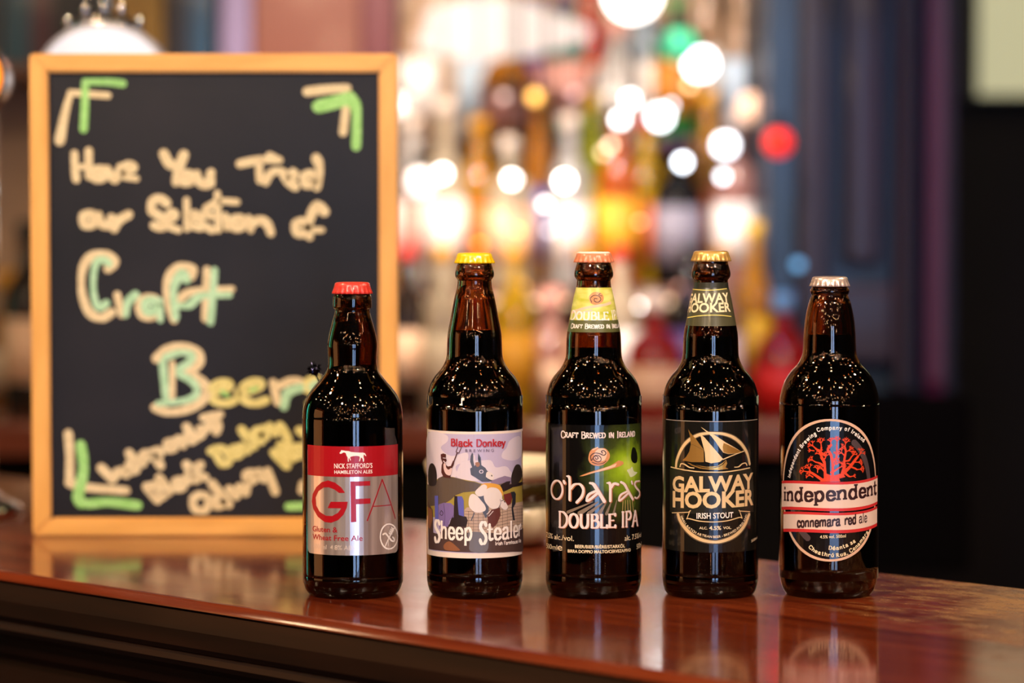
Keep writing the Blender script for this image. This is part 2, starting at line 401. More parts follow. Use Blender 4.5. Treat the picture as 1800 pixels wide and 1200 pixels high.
# ceiling string lights over the bar: the small sparkles in the glass
bulb_m = mat('warm_bulb_glass', 'ffe8c8', .3, emit='ffd9a8', es=75)
cord_m = mat('black_cord', '0a0a0a', .6)
bmb = bmesh.new(); ball(bmb, (0, 0, 0), .034, 12, 8); bme = bpy.data.meshes.new('bulb'); bmb.to_mesh(bme); bmb.free(); bme.materials.append(bulb_m)
SLL = ['string of round warm bulbs nearest the street door', 'second string of round warm bulbs from the street door', 'third string of round warm bulbs from the street door', 'middle string of round warm bulbs under the ceiling', 'string of round warm bulbs just before the bar', 'string of round warm bulbs right above the bar', 'string of round warm bulbs over the back counter']
for k, (y, n, zz) in enumerate(((-2.7, 12, -.9), (-1.8, 12, -.45), (-.9, 11, -.2), (0, 11, -.1), (.9, 11, -.1), (1.8, 10, -.05), (3.0, 9, .0))):
    sl = thing('string_light', SLL[k], 'string lights', (0, y, RZ-.2))
    pts = []
    for i in range(n):
        x = -2.9 + 5.8*i/(n-1) + random.uniform(-.2, .2); z = -.1*math.sin(PI*i/(n-1)) + random.uniform(-.14, .08) + zz*random.uniform(.3, 1)
        pts.append((x, random.uniform(-.38, .38), z))
        o = bpy.data.objects.new('bulb', bme); COL.objects.link(o); o.parent = sl; o.location = pts[-1]
    bm = bmesh.new(); tube(bm, [(p[0], p[1], p[2]+.03) for p in pts], .003, 6)
    tube(bm, [(pts[0][0], pts[0][1], pts[0][2]+.03), (pts[0][0], pts[0][1], .2)], .003, 6)
    tube(bm, [(pts[-1][0], pts[-1][1], pts[-1][2]+.03), (pts[-1][0], pts[-1][1], .2)], .003, 6)
    mesh_obj('cord', bm, cord_m, sl)

# ------------------------------------------------------------------ the bar counter
s2 = math.sqrt(2)
def bar_material():
    m = bpy.data.materials.new('varnished_bar_wood'); m.use_nodes = True
    nt = m.node_tree; N = nt.nodes; L = nt.links; b = N['Principled BSDF']
    tc = N.new('ShaderNodeTexCoord'); rt = N.new('ShaderNodeMapping'); rt.inputs['Rotation'].default_value = (0, 0, math.radians(45))
    mp = N.new('ShaderNodeMapping'); mp.inputs['Scale'].default_value = (1.2, 22, 22)
    L.new(tc.outputs['Object'], rt.inputs[0]); L.new(rt.outputs[0], mp.inputs[0])
    nz = N.new('ShaderNodeTexNoise'); nz.inputs['Scale'].default_value = 3; nz.inputs['Detail'].default_value = 8; nz.inputs['Distortion'].default_value = .6
    L.new(mp.outputs[0], nz.inputs[0])
    cr = N.new('ShaderNodeValToRGB'); e = cr.color_ramp.elements
    e[0].position = .3; e[0].color = (*lin('4a160a'), 1); e[1].position = .72; e[1].color = (*lin('783216'), 1)
    L.new(nz.outputs[0], cr.inputs[0])
    # worn patches where the varnish has gone, on the right hand part of the top
    wz = N.new('ShaderNodeTexNoise'); wz.inputs['Scale'].default_value = 34; wz.inputs['Detail'].default_value = 12; wz.inputs['Roughness'].default_value = .72
    mp2 = N.new('ShaderNodeMapping'); mp2.inputs['Scale'].default_value = (.7, 1.5, 1)
    L.new(rt.outputs[0], mp2.inputs[0]); L.new(mp2.outputs[0], wz.inputs[0])
    sx = N.new('ShaderNodeSeparateXYZ'); L.new(tc.outputs['Object'], sx.inputs[0])
    g1 = N.new('ShaderNodeMapRange'); g1.inputs[1].default_value = .1; g1.inputs[2].default_value = .34; g1.inputs[3].default_value = -.2; g1.inputs[4].default_value = .07
    L.new(sx.outputs[0], g1.inputs[0])
    sr = N.new('ShaderNodeSeparateXYZ'); L.new(rt.outputs[0], sr.inputs[0])
    g2 = N.new('ShaderNodeMapRange'); g2.inputs[1].default_value = 2.02/s2; g2.inputs[2].default_value = 2.22/s2; g2.inputs[3].default_value = -.16; g2.inputs[4].default_value = .025
    L.new(sr.outputs[1], g2.inputs[0])
    a0 = N.new('ShaderNodeMath'); a0.operation = 'ADD'; L.new(g1.outputs[0], a0.inputs[0]); L.new(g2.outputs[0], a0.inputs[1])
    ad = N.new('ShaderNodeMath'); ad.operation = 'ADD'; L.new(wz.outputs[0], ad.inputs[0]); L.new(a0.outputs[0], ad.inputs[1])
    wr = N.new('ShaderNodeValToRGB'); wr.color_ramp.elements[0].position = .47; wr.color_ramp.elements[1].position = .7
    L.new(ad.outputs[0], wr.inputs[0])
    mx = N.new('ShaderNodeMix'); mx.data_type = 'RGBA'
    L.new(wr.outputs[0], mx.inputs[0]); L.new(cr.outputs[0], mx.inputs[6]); mx.inputs[7].default_value = (*lin('8c6238'), 1)
    L.new(mx.outputs[2], b.inputs['Base Color'])
    # roughness
    rn = N.new('ShaderNodeTexNoise'); rn.inputs['Scale'].default_value = 7; rn.inputs['Detail'].default_value = 5
    L.new(tc.outputs['Object'], rn.inputs[0])
    r1 = N.new('ShaderNodeMapRange'); r1.inputs[1].default_value = .3; r1.inputs[2].default_value = .7; r1.inputs[3].default_value = .08; r1.inputs[4].default_value = .2
    L.new(rn.outputs[0], r1.inputs[0])
    mr = N.new('ShaderNodeMix'); mr.data_type = 'FLOAT'; L.new(wr.outputs[0], mr.inputs[0]); L.new(r1.outputs[0], mr.inputs[2]); mr.inputs[3].default_value = .38
    L.new(mr.outputs[0], b.inputs['Roughness'])
    b.inputs['Specular IOR Level'].default_value = .75
    bp = N.new('ShaderNodeBump'); bp.inputs['Strength'].default_value = .12; bp.inputs['Distance'].default_value = .0006
    b2 = N.new('ShaderNodeMath'); b2.operation = 'SUBTRACT'; L.new(nz.outputs[0], b2.inputs[0]); L.new(wr.outputs[0], b2.inputs[1])
    L.new(b2.outputs[0], bp.inputs['Height']); L.new(bp.outputs[0], b.inputs['Normal'])
    return m
bar_m = bar_material()
bar = thing('bar_counter', 'long varnished red brown wooden bar counter the beer bottles stand on', 'bar counter', (0, 0, 0))
s2 = math.sqrt(2)
def bar_sweep(name, prof, m, smooth=True):
    """profile (inward from the front line X+Y=1.785, height) swept along the bar"""
    bm = bmesh.new(); rows = []
    for t in [-1.35 + 2.9*i/12 for i in range(13)]:
        base = Vector((0 + t/s2, 1.785 - t/s2, 0))
        rows.append([bm.verts.new(base + Vector((d/s2, d/s2, BAR + z))) for d, z in prof])
    for a, b in zip(rows, rows[1:]):
        for i in range(len(prof)):
            j = (i+1) % len(prof); bm.faces.new((a[i], a[j], b[j], b[i]))
    bm.faces.new(rows[0]); bm.faces.new(rows[-1][::-1])
    return mesh_obj(name, bm, m, bar, smooth)
W_ = .475
top = bar_sweep('worktop', [(.007, 0), (W_-.004, 0), (W_, -.004), (W_, -.034), (W_-.004, -.038), (.014, -.038), (.008, -.0075), (.0015, -.0075),
          (-.0004, -.0066), (-.0004, -.0055), (.0008, -.0045), (.0018, -.0032), (.0035, -.0014), (.005, -.0004)], bar_m, False)
dark_bar = vary(mat('bar_front_wood', '180a05', .4, spec=.2, coat=.05), '130704', '200e07', (1, 1, 12), 5, 6)
bar_sweep('edge_band', [(.0082, -.0078), (.013, -.038), (.004, -.038), (.0006, -.034), (-.0002, -.022), (.0006, -.0085)], dark_bar, False)
bar_sweep('moulding', [(.006, -.0382), (W_-.02, -.0382), (W_-.02, -.075), (.03, -.075), (.022, -.068), (.016, -.055), (.006, -.049), (.003, -.045), (.004, -.041)], dark_bar, False)
bar_sweep('front_panel', [(.035, -.0752), (W_-.03, -.0752), (W_-.03, -BAR+.002), (.035, -BAR+.002)], dark_bar, False)

# ------------------------------------------------------------------ beer bottles
AX = 2.05                      # depth of the bottle axes
PM = AX / F                    # metres per photograph pixel there
def glass_mat(name, col, dens):
    m = bpy.data.materials.new(name); m.use_nodes = True
    b = m.node_tree.nodes['Principled BSDF']
    b.inputs['Base Color'].default_value = (*lin(col), 1); b.inputs['Roughness'].default_value = 0.0
    b.inputs['Transmission Weight'].default_value = 1; b.inputs['IOR'].default_value = 1.5
    return m
g_amber = glass_mat('amber_brown_glass', 'b07a48', 1)
g_dark = glass_mat('dark_brown_glass', '80542c', 1)
g_mid = glass_mat('brown_bottle_glass', 'a06c38', 1)
liq_dark = mat('dark_beer', '070302', .03, spec=.4)
liq_red = mat('red_brown_beer', '241008', .03, spec=.4)

def zpx(y): return at(900, y, AX).z - BAR
PROFS = {   # (half width px, y px) down the side of the bottle, from the photograph
 'tall': [(27,452),(29.5,455),(30,463),(31.5,468),(34,478),(34,485),(31.5,489.5),(29.8,492),(30,497),(31,505),(34.8,520),(38.6,540),(42.8,562),(47,584),(48.2,600),(48.6,614),(49.2,624),(51.6,634),(58.5,647),(69.5,660),(77.3,673),(82,687),(84,701),(84.6,720),(84.6,998),(84.0,1002),(84.6,1006),(84.6,1013),(83.2,1024),(80,1036),(74,1044.5),(66,1046.4)],
 'red': [(27,505),(30,508),(31.5,516),(33.6,522),(34.2,536),(33.5,541),(31,543),(30.6,547),(31.8,552),(34.6,562),(38,575),(41,587),(44,604),(43.7,613),(43,625),(42.7,636),(43.4,643),(46,651),(52,660),(60,670),(69,680),(77.5,692),(83.5,705),(86.8,717),(88.2,732),(88.6,760),(88.6,1003),(87.8,1006),(88.6,1009),(88.6,1013),(86.8,1024),(83,1035),(76,1044.5),(68,1046.4)],
 'short': [(27,494),(30,498),(31,504),(33.5,508),(34.2,512),(33,516),(31.5,518.5),(32.5,521),(37.5,535),(42.7,560),(45.2,585),(45.9,600),(46.6,614),(47.6,622),(50.4,630),(56,640),(65.5,650),(73,660),(79.3,672),(83.6,685),(86.4,697),(87.4,710),(87.6,735),(87.6,990),(87.2,1000),(86.2,1010),(84,1022),(80,1034),(73,1044.5),(66,1046.4)],
}
def build_bottle(label, cxp, kind, glass, liquid, fill_y, cap_col, cap_y, group=None, cap_rough=.35, cap_metal=.0, rot=0):
    p = at(cxp, 1046, AX); cx = p.x
    t = thing('beer_bottle', label, 'bottle', (cx, AX, BAR))
    src = [(r*PM, max(0, zpx(y))) for r, y in PROFS[kind]]
    src[-1] = (src[-1][0], 0.0)
    # smooth outer profile
    out = smooth_pts(src, 3)
    out = [(r, max(z, 0)) for r, z in out]
    def rf(z):
        for (r1, z1), (r2, z2) in zip(out, out[1:]):
            if z2 <= z <= z1 and z1 > z2: return r2 + (r1-r2)*(z-z2)/(z1-z2)
        return out[0][0] if z > out[0][1] else out[-1][0]
    wall = .0026
    ins = []
    for r, z in out:
        if z < .005: continue
        ins.append((max(r - wall - (.001 if r < .014 else 0), .004), z))
    inner = [(q[0], q[1]) for q in ins]
    closed = [(0, out[0][1]-.001)] if False else []
    prof = list(inner[::-1]) + out
    prof = [(0, .004), (inner[-1][0]*.9, .0045)] + prof + [(out[-1][0]*.85, .0015), (0, .003)]
    bm = bmesh.new(); lathe(bm, prof, 96)
    mesh_obj('glass_body', bm, glass, t, True)
    zf = zpx(fill_y)
    lp = [(0, .0050)] + [(r-.0003, z) for r, z in inner[::-1] if .0052 < z < zf] + [(rf(zf)-wall-.0003, zf), (0, zf-.0002)]
    bm = bmesh.new(); lathe(bm, lp, 64); o = mesh_obj('beer', bm, liquid, t, True)
    # crown cap with 21 flutes
    z0, z1 = zpx(cap_y[1]), zpx(cap_y[0]); Rc = 34.6*PM; h = z1 - z0
    bm = bmesh.new()
    def fl(r, z, a):
        k = max(0, min(1, (z0 + h*.55 - z)/(h*.55))); return k*.0007*math.cos(21*a)
    lathe(bm, [(0, z1), (Rc*.55, z1-.0001), (Rc*.8, z1-.0004), (Rc*.88, z1-.0011), (Rc*.92, z0+h*.62), (Rc*.95, z0+h*.4), (Rc*.985, z0+h*.18), (Rc*1.0, z0+h*.02), (Rc*.97, z0), (Rc*.9, z0+h*.2), (Rc*.86, z1-.0022), (0, z1-.0016)], 168, fl)
    cm = mat('cap_' + cap_col, cap_col, cap_rough, cap_metal, coat=.4)
    mesh_obj('crown_cap', bm, cm, t, True)
    t.rotation_euler = (0, 0, rot)
    return t, Cyl(cx, AX, rf, rf(zpx(860))), rf

def new_print(surf, base=6e-5):
    p = Print(surf, base); p.pm = PM*.985; return p
def rect_label(p, x0, x1, yt, yb, m, layer=0, corner=0):
    """a label rectangle in surface space: left and right pixel columns, top and bottom measured at the middle of the bottle"""
    a = p.s.px(x0, yb); b = p.s.px(x1, yt)
    xm = p.xm; zt = p.s.px(xm, yt)[1]; zb = p.s.px(xm, yb)[1]
    s0, s1 = a[0], b[0]; pts = []
    for cx_, cz_, a0 in ((s1-corner, zt-corner, 0), (s0+corner, zt-corner, 90), (s0+corner, zb+corner, 180), (s1-corner, zb+corner, 270)):
        for k in range(5):
            an = math.radians(a0 + 22.5*k); pts.append((cx_ + corner*math.cos(an), cz_ + corner*math.sin(an)))
    if corner == 0: pts = [(s0, zb), (s1, zb), (s1, zt), (s0, zt)]
    p.raw([pts], m, layer)

ink_white = mat('ink_white', 'f4e6dc', .4); ink_red = mat('ink_red', 'a00c18', .3); ink_black = mat('ink_black', '140a0c', .4)
ink_cream = mat('ink_cream', 'f2d9b0', .4)

# ---- bottle 1: silver foil label with red band
b1, c1, r1 = build_bottle('dark beer bottle with red cap and silver foil label, leftmost of the five', 620.5, 'red', g_dark, liq_dark, 640, 'd2342a', (495, 516), cap_rough=.3)
foil = vary(mat('silver_foil', 'e0cec2', .3, .75), 'b8a298', 'f6e4d8', (1, 1, .02), 110, 2)  # streaks in the colour: brushed grain and, partly, painted reflections
p = new_print(c1); p.xm = 620
rect_label(p, 541, 699, 786, 976, foil, 0, .004)
lab = p.build('label', b1)
p.xm = 620; rect_label(p, 541, 699, 784.5, 838, ink_red, 1); p.build('red_band', lab)
horse = tr(530, 770, 10, [(700,205),(715,212),(740,213),(770,220),(830,225),(870,240),(950,248),(1020,252),(1080,252),(1115,262),(1130,290),(1138,315),(1125,312),(1105,290),(1098,275),(1092,300),(1090,330),(1100,370),(1095,410),(1080,412),(1075,370),(1060,345),(1045,335),(1035,370),(1025,405),(1010,405),(1020,365),(1025,330),(1010,315),(960,308),(900,315),(865,325),(855,340),(868,385),(855,390),(840,350),(832,345),(828,375),(832,410),(815,412),(812,370),(810,335),(790,300),(780,265),(760,250),(735,250),(700,272),(680,272),(668,258),(690,232)])
p.poly(horse, ink_white, 2); p.build('horse_emblem', lab)
p.text("NICK STAFFORD'S", (587.5, 822.7), (654.5, 821.7), 8.2, ink_white, bold=.012)
p.text("HAMBLETON ALES", (588, 832.3), (654.5, 831.3), 6.0, ink_white, bold=.012)
p.build('brewery_lettering', lab)
# big G F A
R_ = 31
gpts = []
cxg, cyg = 578.5, 881
outer = [(606.5,866),(600,856.5),(589,848),(577,844),(566,847),(556,856),(550,868),(548.5,881),(551,894),(559,908),(571,917),(582,918.5),(594,914),(604,904),(609.5,892),(611.3,881.5),(581.5,881.5),(576,892.5),(600,893),(594,901),(584,906.5),(573,906),(562,899),(556,888),(555,874),(560,863),(569,856.5),(578,856),(588,860),(596,866)]
p.poly(outer, ink_red, 2)
p.poly([(616,846),(650.5,845),(650.5,853),(625.5,854),(625.5,876.5),(651,875.5),(651,884.5),(626,886),(626.5,917),(617,917.5)], ink_red, 2)
p.line([(645.5,914.5),(671.5,842.5)], 1.7, ink_red, 2, False); p.line([(671.5,842.5),(694.5,911)], 1.7, ink_red, 2, False); p.line([(656,889.5),(687,887)], 1.5, ink_red, 2, False)
p.text('Gluten &', (550, 933), (593.5, 935.5), 9.3, ink_red, bold=.01); p.text('Wheat Free Ale', (550, 947), (637.5, 950), 9.3, ink_red, bold=.01)
p.text('500 ml  4.8% ABV', (551, 963), (626, 966.5), 8, mat('ink_pale', 'f0d8c4', .4, metal=.4), bold=0)
p.build('large_red_lettering', lab)
p.line([(683.5+15.2*math.cos(a*PI/12), 942.5+22*math.sin(a*PI/12)) for a in range(25)], 2.0, ink_white, 2, False)
p.line(tr(530,870,10,[(1430,690),(1470,670),(1510,710),(1570,790),(1610,810),(1630,780),(1600,740)]), 2.3, ink_white, 2)
p.line(tr(530,870,10,[(1470,895),(1520,780),(1560,700),(1600,590)]), 1.8, ink_white, 2); p.line(tr(530,870,10,[(1520,890),(1525,800)]), 1.3, ink_white, 2)
for k in range(4):
    q = (1560+14*k, 690-32*k); p.line(tr(530,870,10,[q,(q[0]-22,q[1]-28)]), 1.8, ink_white, 2); p.line(tr(530,870,10,[q,(q[0]+30,q[1]-14)]), 1.8, ink_white, 2)
p.build('gluten_free_emblem', lab)

# ---- bottle 2: illustrated paper label
b2, c2, r2 = build_bottle('brown beer bottle with yellow cap and painted donkey label, beside the silver label bottle', 834.5, 'tall', g_amber, liq_red, 580, 'f2c200', (443.5, 462.5), cap_rough=.3)
paper = mat('label_paper', 'e6d2c4', .45)
p = new_print(c2); p.xm = 834
rect_label(p, 751.5, 917.5, 758.5, 981, paper, 0)
p.poly([(915.5,757),(918.6,751.5),(924,749.5),(921.5,754),(918,757.5)], paper, 0)
lab = p.build('label', b2)
sky = mat('print_sky', 'b9aac4', .4); cloud = mat('print_cloud', 'd6c6ce', .4)
rect_label(p, 753.5, 915.8, 763, 972, sky, 1)
p.poly(tr(745,745,10,[(70,180),(390,190),(420,300),(300,420),(480,560),(760,500),(760,660),(620,700),(560,760),(560,930),(70,930)]), cloud, 2, True)
p.poly(tr(745,745,10,[(1700,250),(1620,220),(1500,300),(1450,420),(1380,500),(1380,600),(1560,640),(1700,560)]), cloud, 2, True)
p.poly(tr(745,745,10,[(640,700),(760,640),(1000,640),(1180,640),(1260,760),(1420,740),(1500,800),(1500,960),(640,980)]), cloud, 2, True)
p.build('painted_sky', lab)
hedge = mat('print_hedge', '5a4a3e', .45); treem = mat('print_tree', '2e2420', .45); field = mat('print_field', 'a08a3a', .45)
stone = mat('print_stone', 'b89a84', .45); stl = mat('print_stone_joint', '3c2a26', .45); hill = mat('print_hill', '8a7690', .45)
pm_dark = mat('print_dark', '241618', .45); pblue = mat('print_blue', '5a5aa8', .45); ppurple = mat('print_purple', '7a6498', .45); pmar = mat('print_maroon', '6a2420', .45)
p.poly(tr(745,745,10,[(1180,1000),(1300,950),(1420,910),(1540,940),(1560,1060),(1180,1080)]), hill, 3)
p.poly(tr(745,745,10,[(60,1250),(60,1120),(250,960),(350,910),(520,930),(680,970),(900,1010),(1030,1050),(1300,1060),(1480,1010),(1720,940),(1735,1600),(60,1600)]), field, 3)
p.poly(tr(745,745,10,[(60,1260),(60,1060),(200,1060),(260,950),(360,905),(480,930),(620,955),(760,1000),(900,1020),(1010,1060),(900,1180),(700,1200),(560,1250),(480,1330),(330,1420),(60,1450)]), hedge, 4)
p.poly(tr(745,745,10,[(1320,1120),(1360,1060),(1450,1010),(1520,1000),(1500,1060),(1640,1040),(1730,1000),(1735,1060),(1560,1110),(1400,1190)]), pm_dark, 4)
p.poly(tr(745,745,10,[(90,1050),(80,880),(110,720),(160,690),(210,760),(235,900),(220,1060),(150,1090)]), treem, 5, True)
p.poly(tr(745,745,10,[(1545,1060),(1530,940),(1560,820),(1610,720),(1680,720),(1720,840),(1710,950),(1640,1050)]), treem, 5, True)
q9 = lambda pts: tr(745, 860, 9.233, pts)
p.poly(q9([(660,330),(700,290),(1230,260),(1400,220),(1600,190),(1615,560),(1560,640),(1300,700),(700,700),(660,560)]), stone, 5)
for yy in (330, 380, 430, 480, 530, 580, 630):
    p.line(q9([(665,yy+20),(800,yy+25),(1000,yy+18),(1200,yy),(1400,yy-40),(1605,yy-70)]), .55, stl, 6)
    for k in range(12):
        x = 690+78*k+(35 if yy % 100 else 0); s = -max(0, (x-1000))*.14
        if x < 1590: p.line(q9([(x,yy+22+s),(x+4,yy+66+s)]), .5, stl, 6, False)
p.poly(q9([(70,180),(150,330),(160,700),(240,720),(420,560),(680,560),(700,700),(900,700),(1300,700),(1605,620),(1608,1000),(1400,1010),(880,1020),(400,1000),(85,960)]), mat('print_ground', '4a3430', .45), 6)
p.poly(q9([(75,280),(140,320),(150,480),(110,640),(75,600)]), mat('print_rust', '8a5638', .45), 7)
p.poly(q9([(330,900),(420,840),(540,930),(580,990),(360,980)]), mat('print_rust', '8a5638', .45), 7, True)
p.poly(q9([(720,700),(900,690),(1030,740),(1020,1000),(760,1000),(740,850)]), mat('print_grey', '6a6468', .45), 7, True)
p.build('painted_landscape', lab)
p.poly(q9([(185,100),(240,100),(245,480),(190,480)]), pblue, 8)
p.poly(q9([(545,110),(620,110),(650,180),(655,440),(570,410)]), pblue, 8)
p.poly(q9([(500,100),(548,110),(575,415),(690,440),(715,500),(690,600),(410,600),(440,500),(490,400)]), pm_dark, 8)
p.poly(q9([(250,240),(330,215),(440,220),(490,260),(490,450),(430,480),(400,600),(260,640),(245,480)]), ppurple, 8)
p.line(q9([(290,340),(320,380),(300,420),(270,390),(290,340)]), .8, pm_dark, 9)
p.line(q9([(330,230),(350,420),(340,600)]), .5, pm_dark, 9)
man = mat('print_man', '4a201c', .45)
p.poly(tr(745,745,10,[(305,530),(350,515),(395,530),(395,600),(410,640),(390,670),(400,720),(430,745),(480,735),(520,640),(545,650),(530,720),(500,780),(480,890),(470,950),(350,930),(315,850),(320,720),(335,680),(310,610)]), man, 8)
p.poly(tr(745,745,10,[(355,700),(390,690),(400,760),(440,800),(490,770),(500,820),(470,900),(400,880),(360,800)]), mat('print_pink', 'd8b8b4', .45), 9, True)
p.line(tr(745,745,10,[(345,595),(390,600)]), 1.2, cloud, 9, False); p.line(tr(745,745,10,[(355,650),(385,680)]), 1.4, cloud, 9, False)
p.line(tr(745,745,10,[(500,750),(590,510)]), 1.6, man, 9, False)
p.line(tr(745,745,10,[(600,410),(570,490),(620,510),(665,410)]), .9, man, 9, False)
p.build('man_with_fork', lab)
dnk = mat('print_donkey', '4e505e', .45); dnkd = mat('print_donkey_dark', '22222a', .45); shp = mat('print_sheep', 'ddcdc6', .45); org = mat('print_orange', 'd89a3c', .45)
p.poly(tr(745,745,10,[(850,500),(890,560),(905,700),(960,690),(950,600),(955,510),(1000,590),(1010,720),(1080,770),(1110,820),(1200,880),(1225,940),(1190,1000),(1130,1010),(1020,1010),(900,930),(830,890),(815,780),(850,760),(815,660),(825,560)]), dnk, 9)
p.poly(tr(745,745,10,[(870,520),(900,560),(910,700),(890,740),(870,640)]), cloud, 10); p.poly(tr(745,745,10,[(960,540),(985,620),(965,680),(955,600)]), dnkd, 10)
p.poly(tr(745,745,10,[(905,680),(960,670),(985,710),(960,750),(920,740)]), mat('print_tuft', '9a6a50', .45), 11, True)
p.poly(tr(745,745,10,[(1100,850),(1140,835),(1200,870),(1225,930),(1200,985),(1140,965),(1090,930)]), shp, 10, True)
p.line(tr(745,745,10,[(1185,900),(1192,912)]), 1.3, dnkd, 11, False); p.line(tr(745,745,10,[(1095,940),(1150,985),(1190,990)]), .7, dnkd, 11)
p.line([(745+100.8+3.2*math.cos(a), 745+83.5+2.8*math.sin(a)) for a in [k*PI/5 for k in range(11)]], 1.1, cloud, 10, False)
p.poly(q9([(900,60),(970,80),(1050,290),(1010,460),(960,380),(880,200)]), dnk, 9, True)
p.poly(q9([(1090,330),(1230,290),(1240,420),(1180,560),(1120,620),(1040,560),(1030,430)]), mat('print_brown', '5a2a24', .45), 8)
p.poly(q9([(1400,40),(1460,30),(1485,70),(1480,230),(1440,300),(1470,500),(1440,500),(1415,300),(1430,150)]), dnkd, 9)
p.poly(q9([(1290,80),(1400,50),(1430,130),(1400,240),(1350,260),(1300,160)]), pmar, 8)
p.poly(tr(745,745,10,[(1000,1080),(1060,1040),(1200,1040),(1330,1080),(1385,1200),(1370,1260),(1250,1150),(1000,1150)]), org, 10, True)
p.poly(q9([(740,120),(790,70),(860,100),(930,180),(990,260),(1000,330),(930,370),(840,370),(770,320),(730,250)]), shp, 10, True)
p.poly(tr(745,745,10,[(900,1200),(960,1120),(1050,1060),(1110,1100),(1080,1190),(1060,1250),(960,1270)]), shp, 11, True)
p.poly(q9([(980,40),(1060,-30),(1180,-20),(1250,60),(1260,160),(1200,290),(1100,310),(1020,240),(975,150)]), shp, 11, True)
p.poly(q9([(1240,150),(1290,170),(1350,260),(1350,300),(1310,330),(1250,290),(1225,220)]), shp, 12, True)
p.line(q9([(1250,185),(1290,165)]), 1.0, pm_dark, 13, False); p.line(q9([(1295,190),(1305,205)]), 1.2, pm_dark, 13, False)
p.line(q9([(1230,160),(1240,220),(1200,300)]), .7, dnk, 13); p.line(q9([(820,380),(770,500)]), 1.2, dnk, 11, False); p.line(q9([(1080,340),(1020,400)]), 1.0, shp, 11, False); p.line(q9([(1120,350),(1050,430)]), 1.0, shp, 11, False)
p.build('donkey_and_sheep', lab)
p.pen('Black Donkey', (793.5, 783.5), (888, 783.5), 13, mat('ink_crimson', 'b01c20', .4), 12, wv=.17, wh=.11, serif=.1)
p.text('B R E W I N G', (818.5, 794), (867.5, 793.5), 5, mat('ink_lilac', '6a5a70', .4), 12)
kws = dict(wv=.16, wh=.085, serif=.09)
p.pen('S', (764.5, 952), (776, 952.5), 39, ink_white, 14, wv=.2, wh=.08, serif=0); p.pen('heep', (776, 946), (830.5, 948.5), 32, ink_white, 14, **kws)
p.pen('S', (841.5, 956), (856.5, 955), 39, ink_white, 14, wv=.19, wh=.08, serif=0); p.pen('tealer', (855.5, 949.5), (914.5, 941), 31, ink_white, 14, **kws)
p.pen('Irish Farmhouse Ale'.replace('Farmhouse', 'Farmhouse'), (870, 958), (914, 952.5), 6.5, ink_white, 14, wv=.16, wh=.12, serif=.08)
p.build('lettering', lab)

# ---- bottle 3: green and black label, neck label
b3, c3, r3 = build_bottle('brown beer bottle with orange and white cap and green neck label, middle of the five', 1043, 'tall', g_mid, liq_dark, 610, 'd9805a', (443, 461), cap_rough=.3)
bm = bmesh.new(); zc = zpx(443); lathe(bm, [(0, zc+.0004), (26*PM, zc+.0003), (29*PM, zc-.0004), (29.5*PM, zc-.0012), (0, zc-.0009)], 48)
mesh_obj('white_cap_top', bm, mat('cap_white', 'f0dcd0', .35), b3, True)
def ohara_base():
    m = mat('green_black_print', '0e0c0b', .22, coat=.5)
    nt = m.node_tree; N = nt.nodes; L = nt.links
    tc = N.new('ShaderNodeTexCoord'); mp = N.new('ShaderNodeMapping'); mp.inputs['Scale'].default_value = (1, 1, 1)
    vec = N.new('ShaderNodeVectorMath'); vec.operation = 'DISTANCE'; vec.inputs[1].default_value = (.0245, -.0235, zpx(818))
    nz = N.new('ShaderNodeTexNoise'); nz.inputs['Scale'].default_value = 60; nz.inputs['Detail'].default_value = 3
    sc = N.new('ShaderNodeMath'); sc.operation = 'MULTIPLY_ADD'; sc.inputs[1].default_value = .022; 
    L.new(tc.outputs['Object'], vec.inputs[0]); L.new(tc.outputs['Object'], nz.inputs[0])
    L.new(nz.outputs[0], sc.inputs[0]); L.new(vec.outputs['Value'], sc.inputs[2])
    cr = N.new('ShaderNodeValToRGB'); e = cr.color_ramp.elements
    mr = N.new('ShaderNodeMapRange'); mr.inputs[1].default_value = .012; mr.inputs[2].default_value = .05
    L.new(sc.outputs[0], mr.inputs[0]); L.new(mr.outputs[0], cr.inputs[0])
    e[0].position = .0; e[0].color = (*lin('c4d84a'), 1); e[1].position = 1; e[1].color = (*lin('090706'), 1)
    a = e.new(.25); a.color = (*lin('8fae1e'), 1); a = e.new(.62); a.color = (*lin('3a4418'), 1)
    L.new(cr.outputs[0], N['Principled BSDF'].inputs['Base Color'])
    return m
p = new_print(c3); p.xm = 1043
rect_label(p, 960.2, 1126, 747, 971, ohara_base(), 0)
lab = p.build('label', b3)
q5 = lambda pts: tr(955, 740, 10, pts); q6 = lambda pts: tr(955, 860, 10, pts)
ray_m = mat('print_ray', '7d6a58', .35); ray2 = mat('print_ray_dark', '3c3224', .35)
for a_, b_, wd in (((870,215),(430,400),3.5),((960,220),(640,420),5),((1050,230),(800,420),4),((1100,240),(980,430),4.5),((1200,200),(1110,430),3.5),((1290,190),(1230,440),3)):
    p.line(q6([a_, b_]), wd, ray_m, 1, False, taper=(.35, 1.2))
for k in range(5): p.line(q6([(1400+40*k,190),(1390+48*k,390)]), 1.4, mat('print_ray_gold', 'b49a5c', .35), 2, False)
p.poly(q5([(1560,480),(1610,470),(1650,600),(1640,720),(1580,730),(1540,650)]), mat('print_deep', '10120a', .3), 1, True)
p.poly(q5([(1470,860),(1530,830),(1560,800),(1590,880),(1650,900),(1590,960),(1530,980),(1500,920)]), mat('print_glow', 'd8dcae', .35), 2, True)
p.build('green_artwork', lab)
cop = mat('print_copper', 'd08a54', .35); copl = mat('print_copper_light', 'e8c0a0', .35); copd = mat('print_copper_dark', '4a2414', .35)
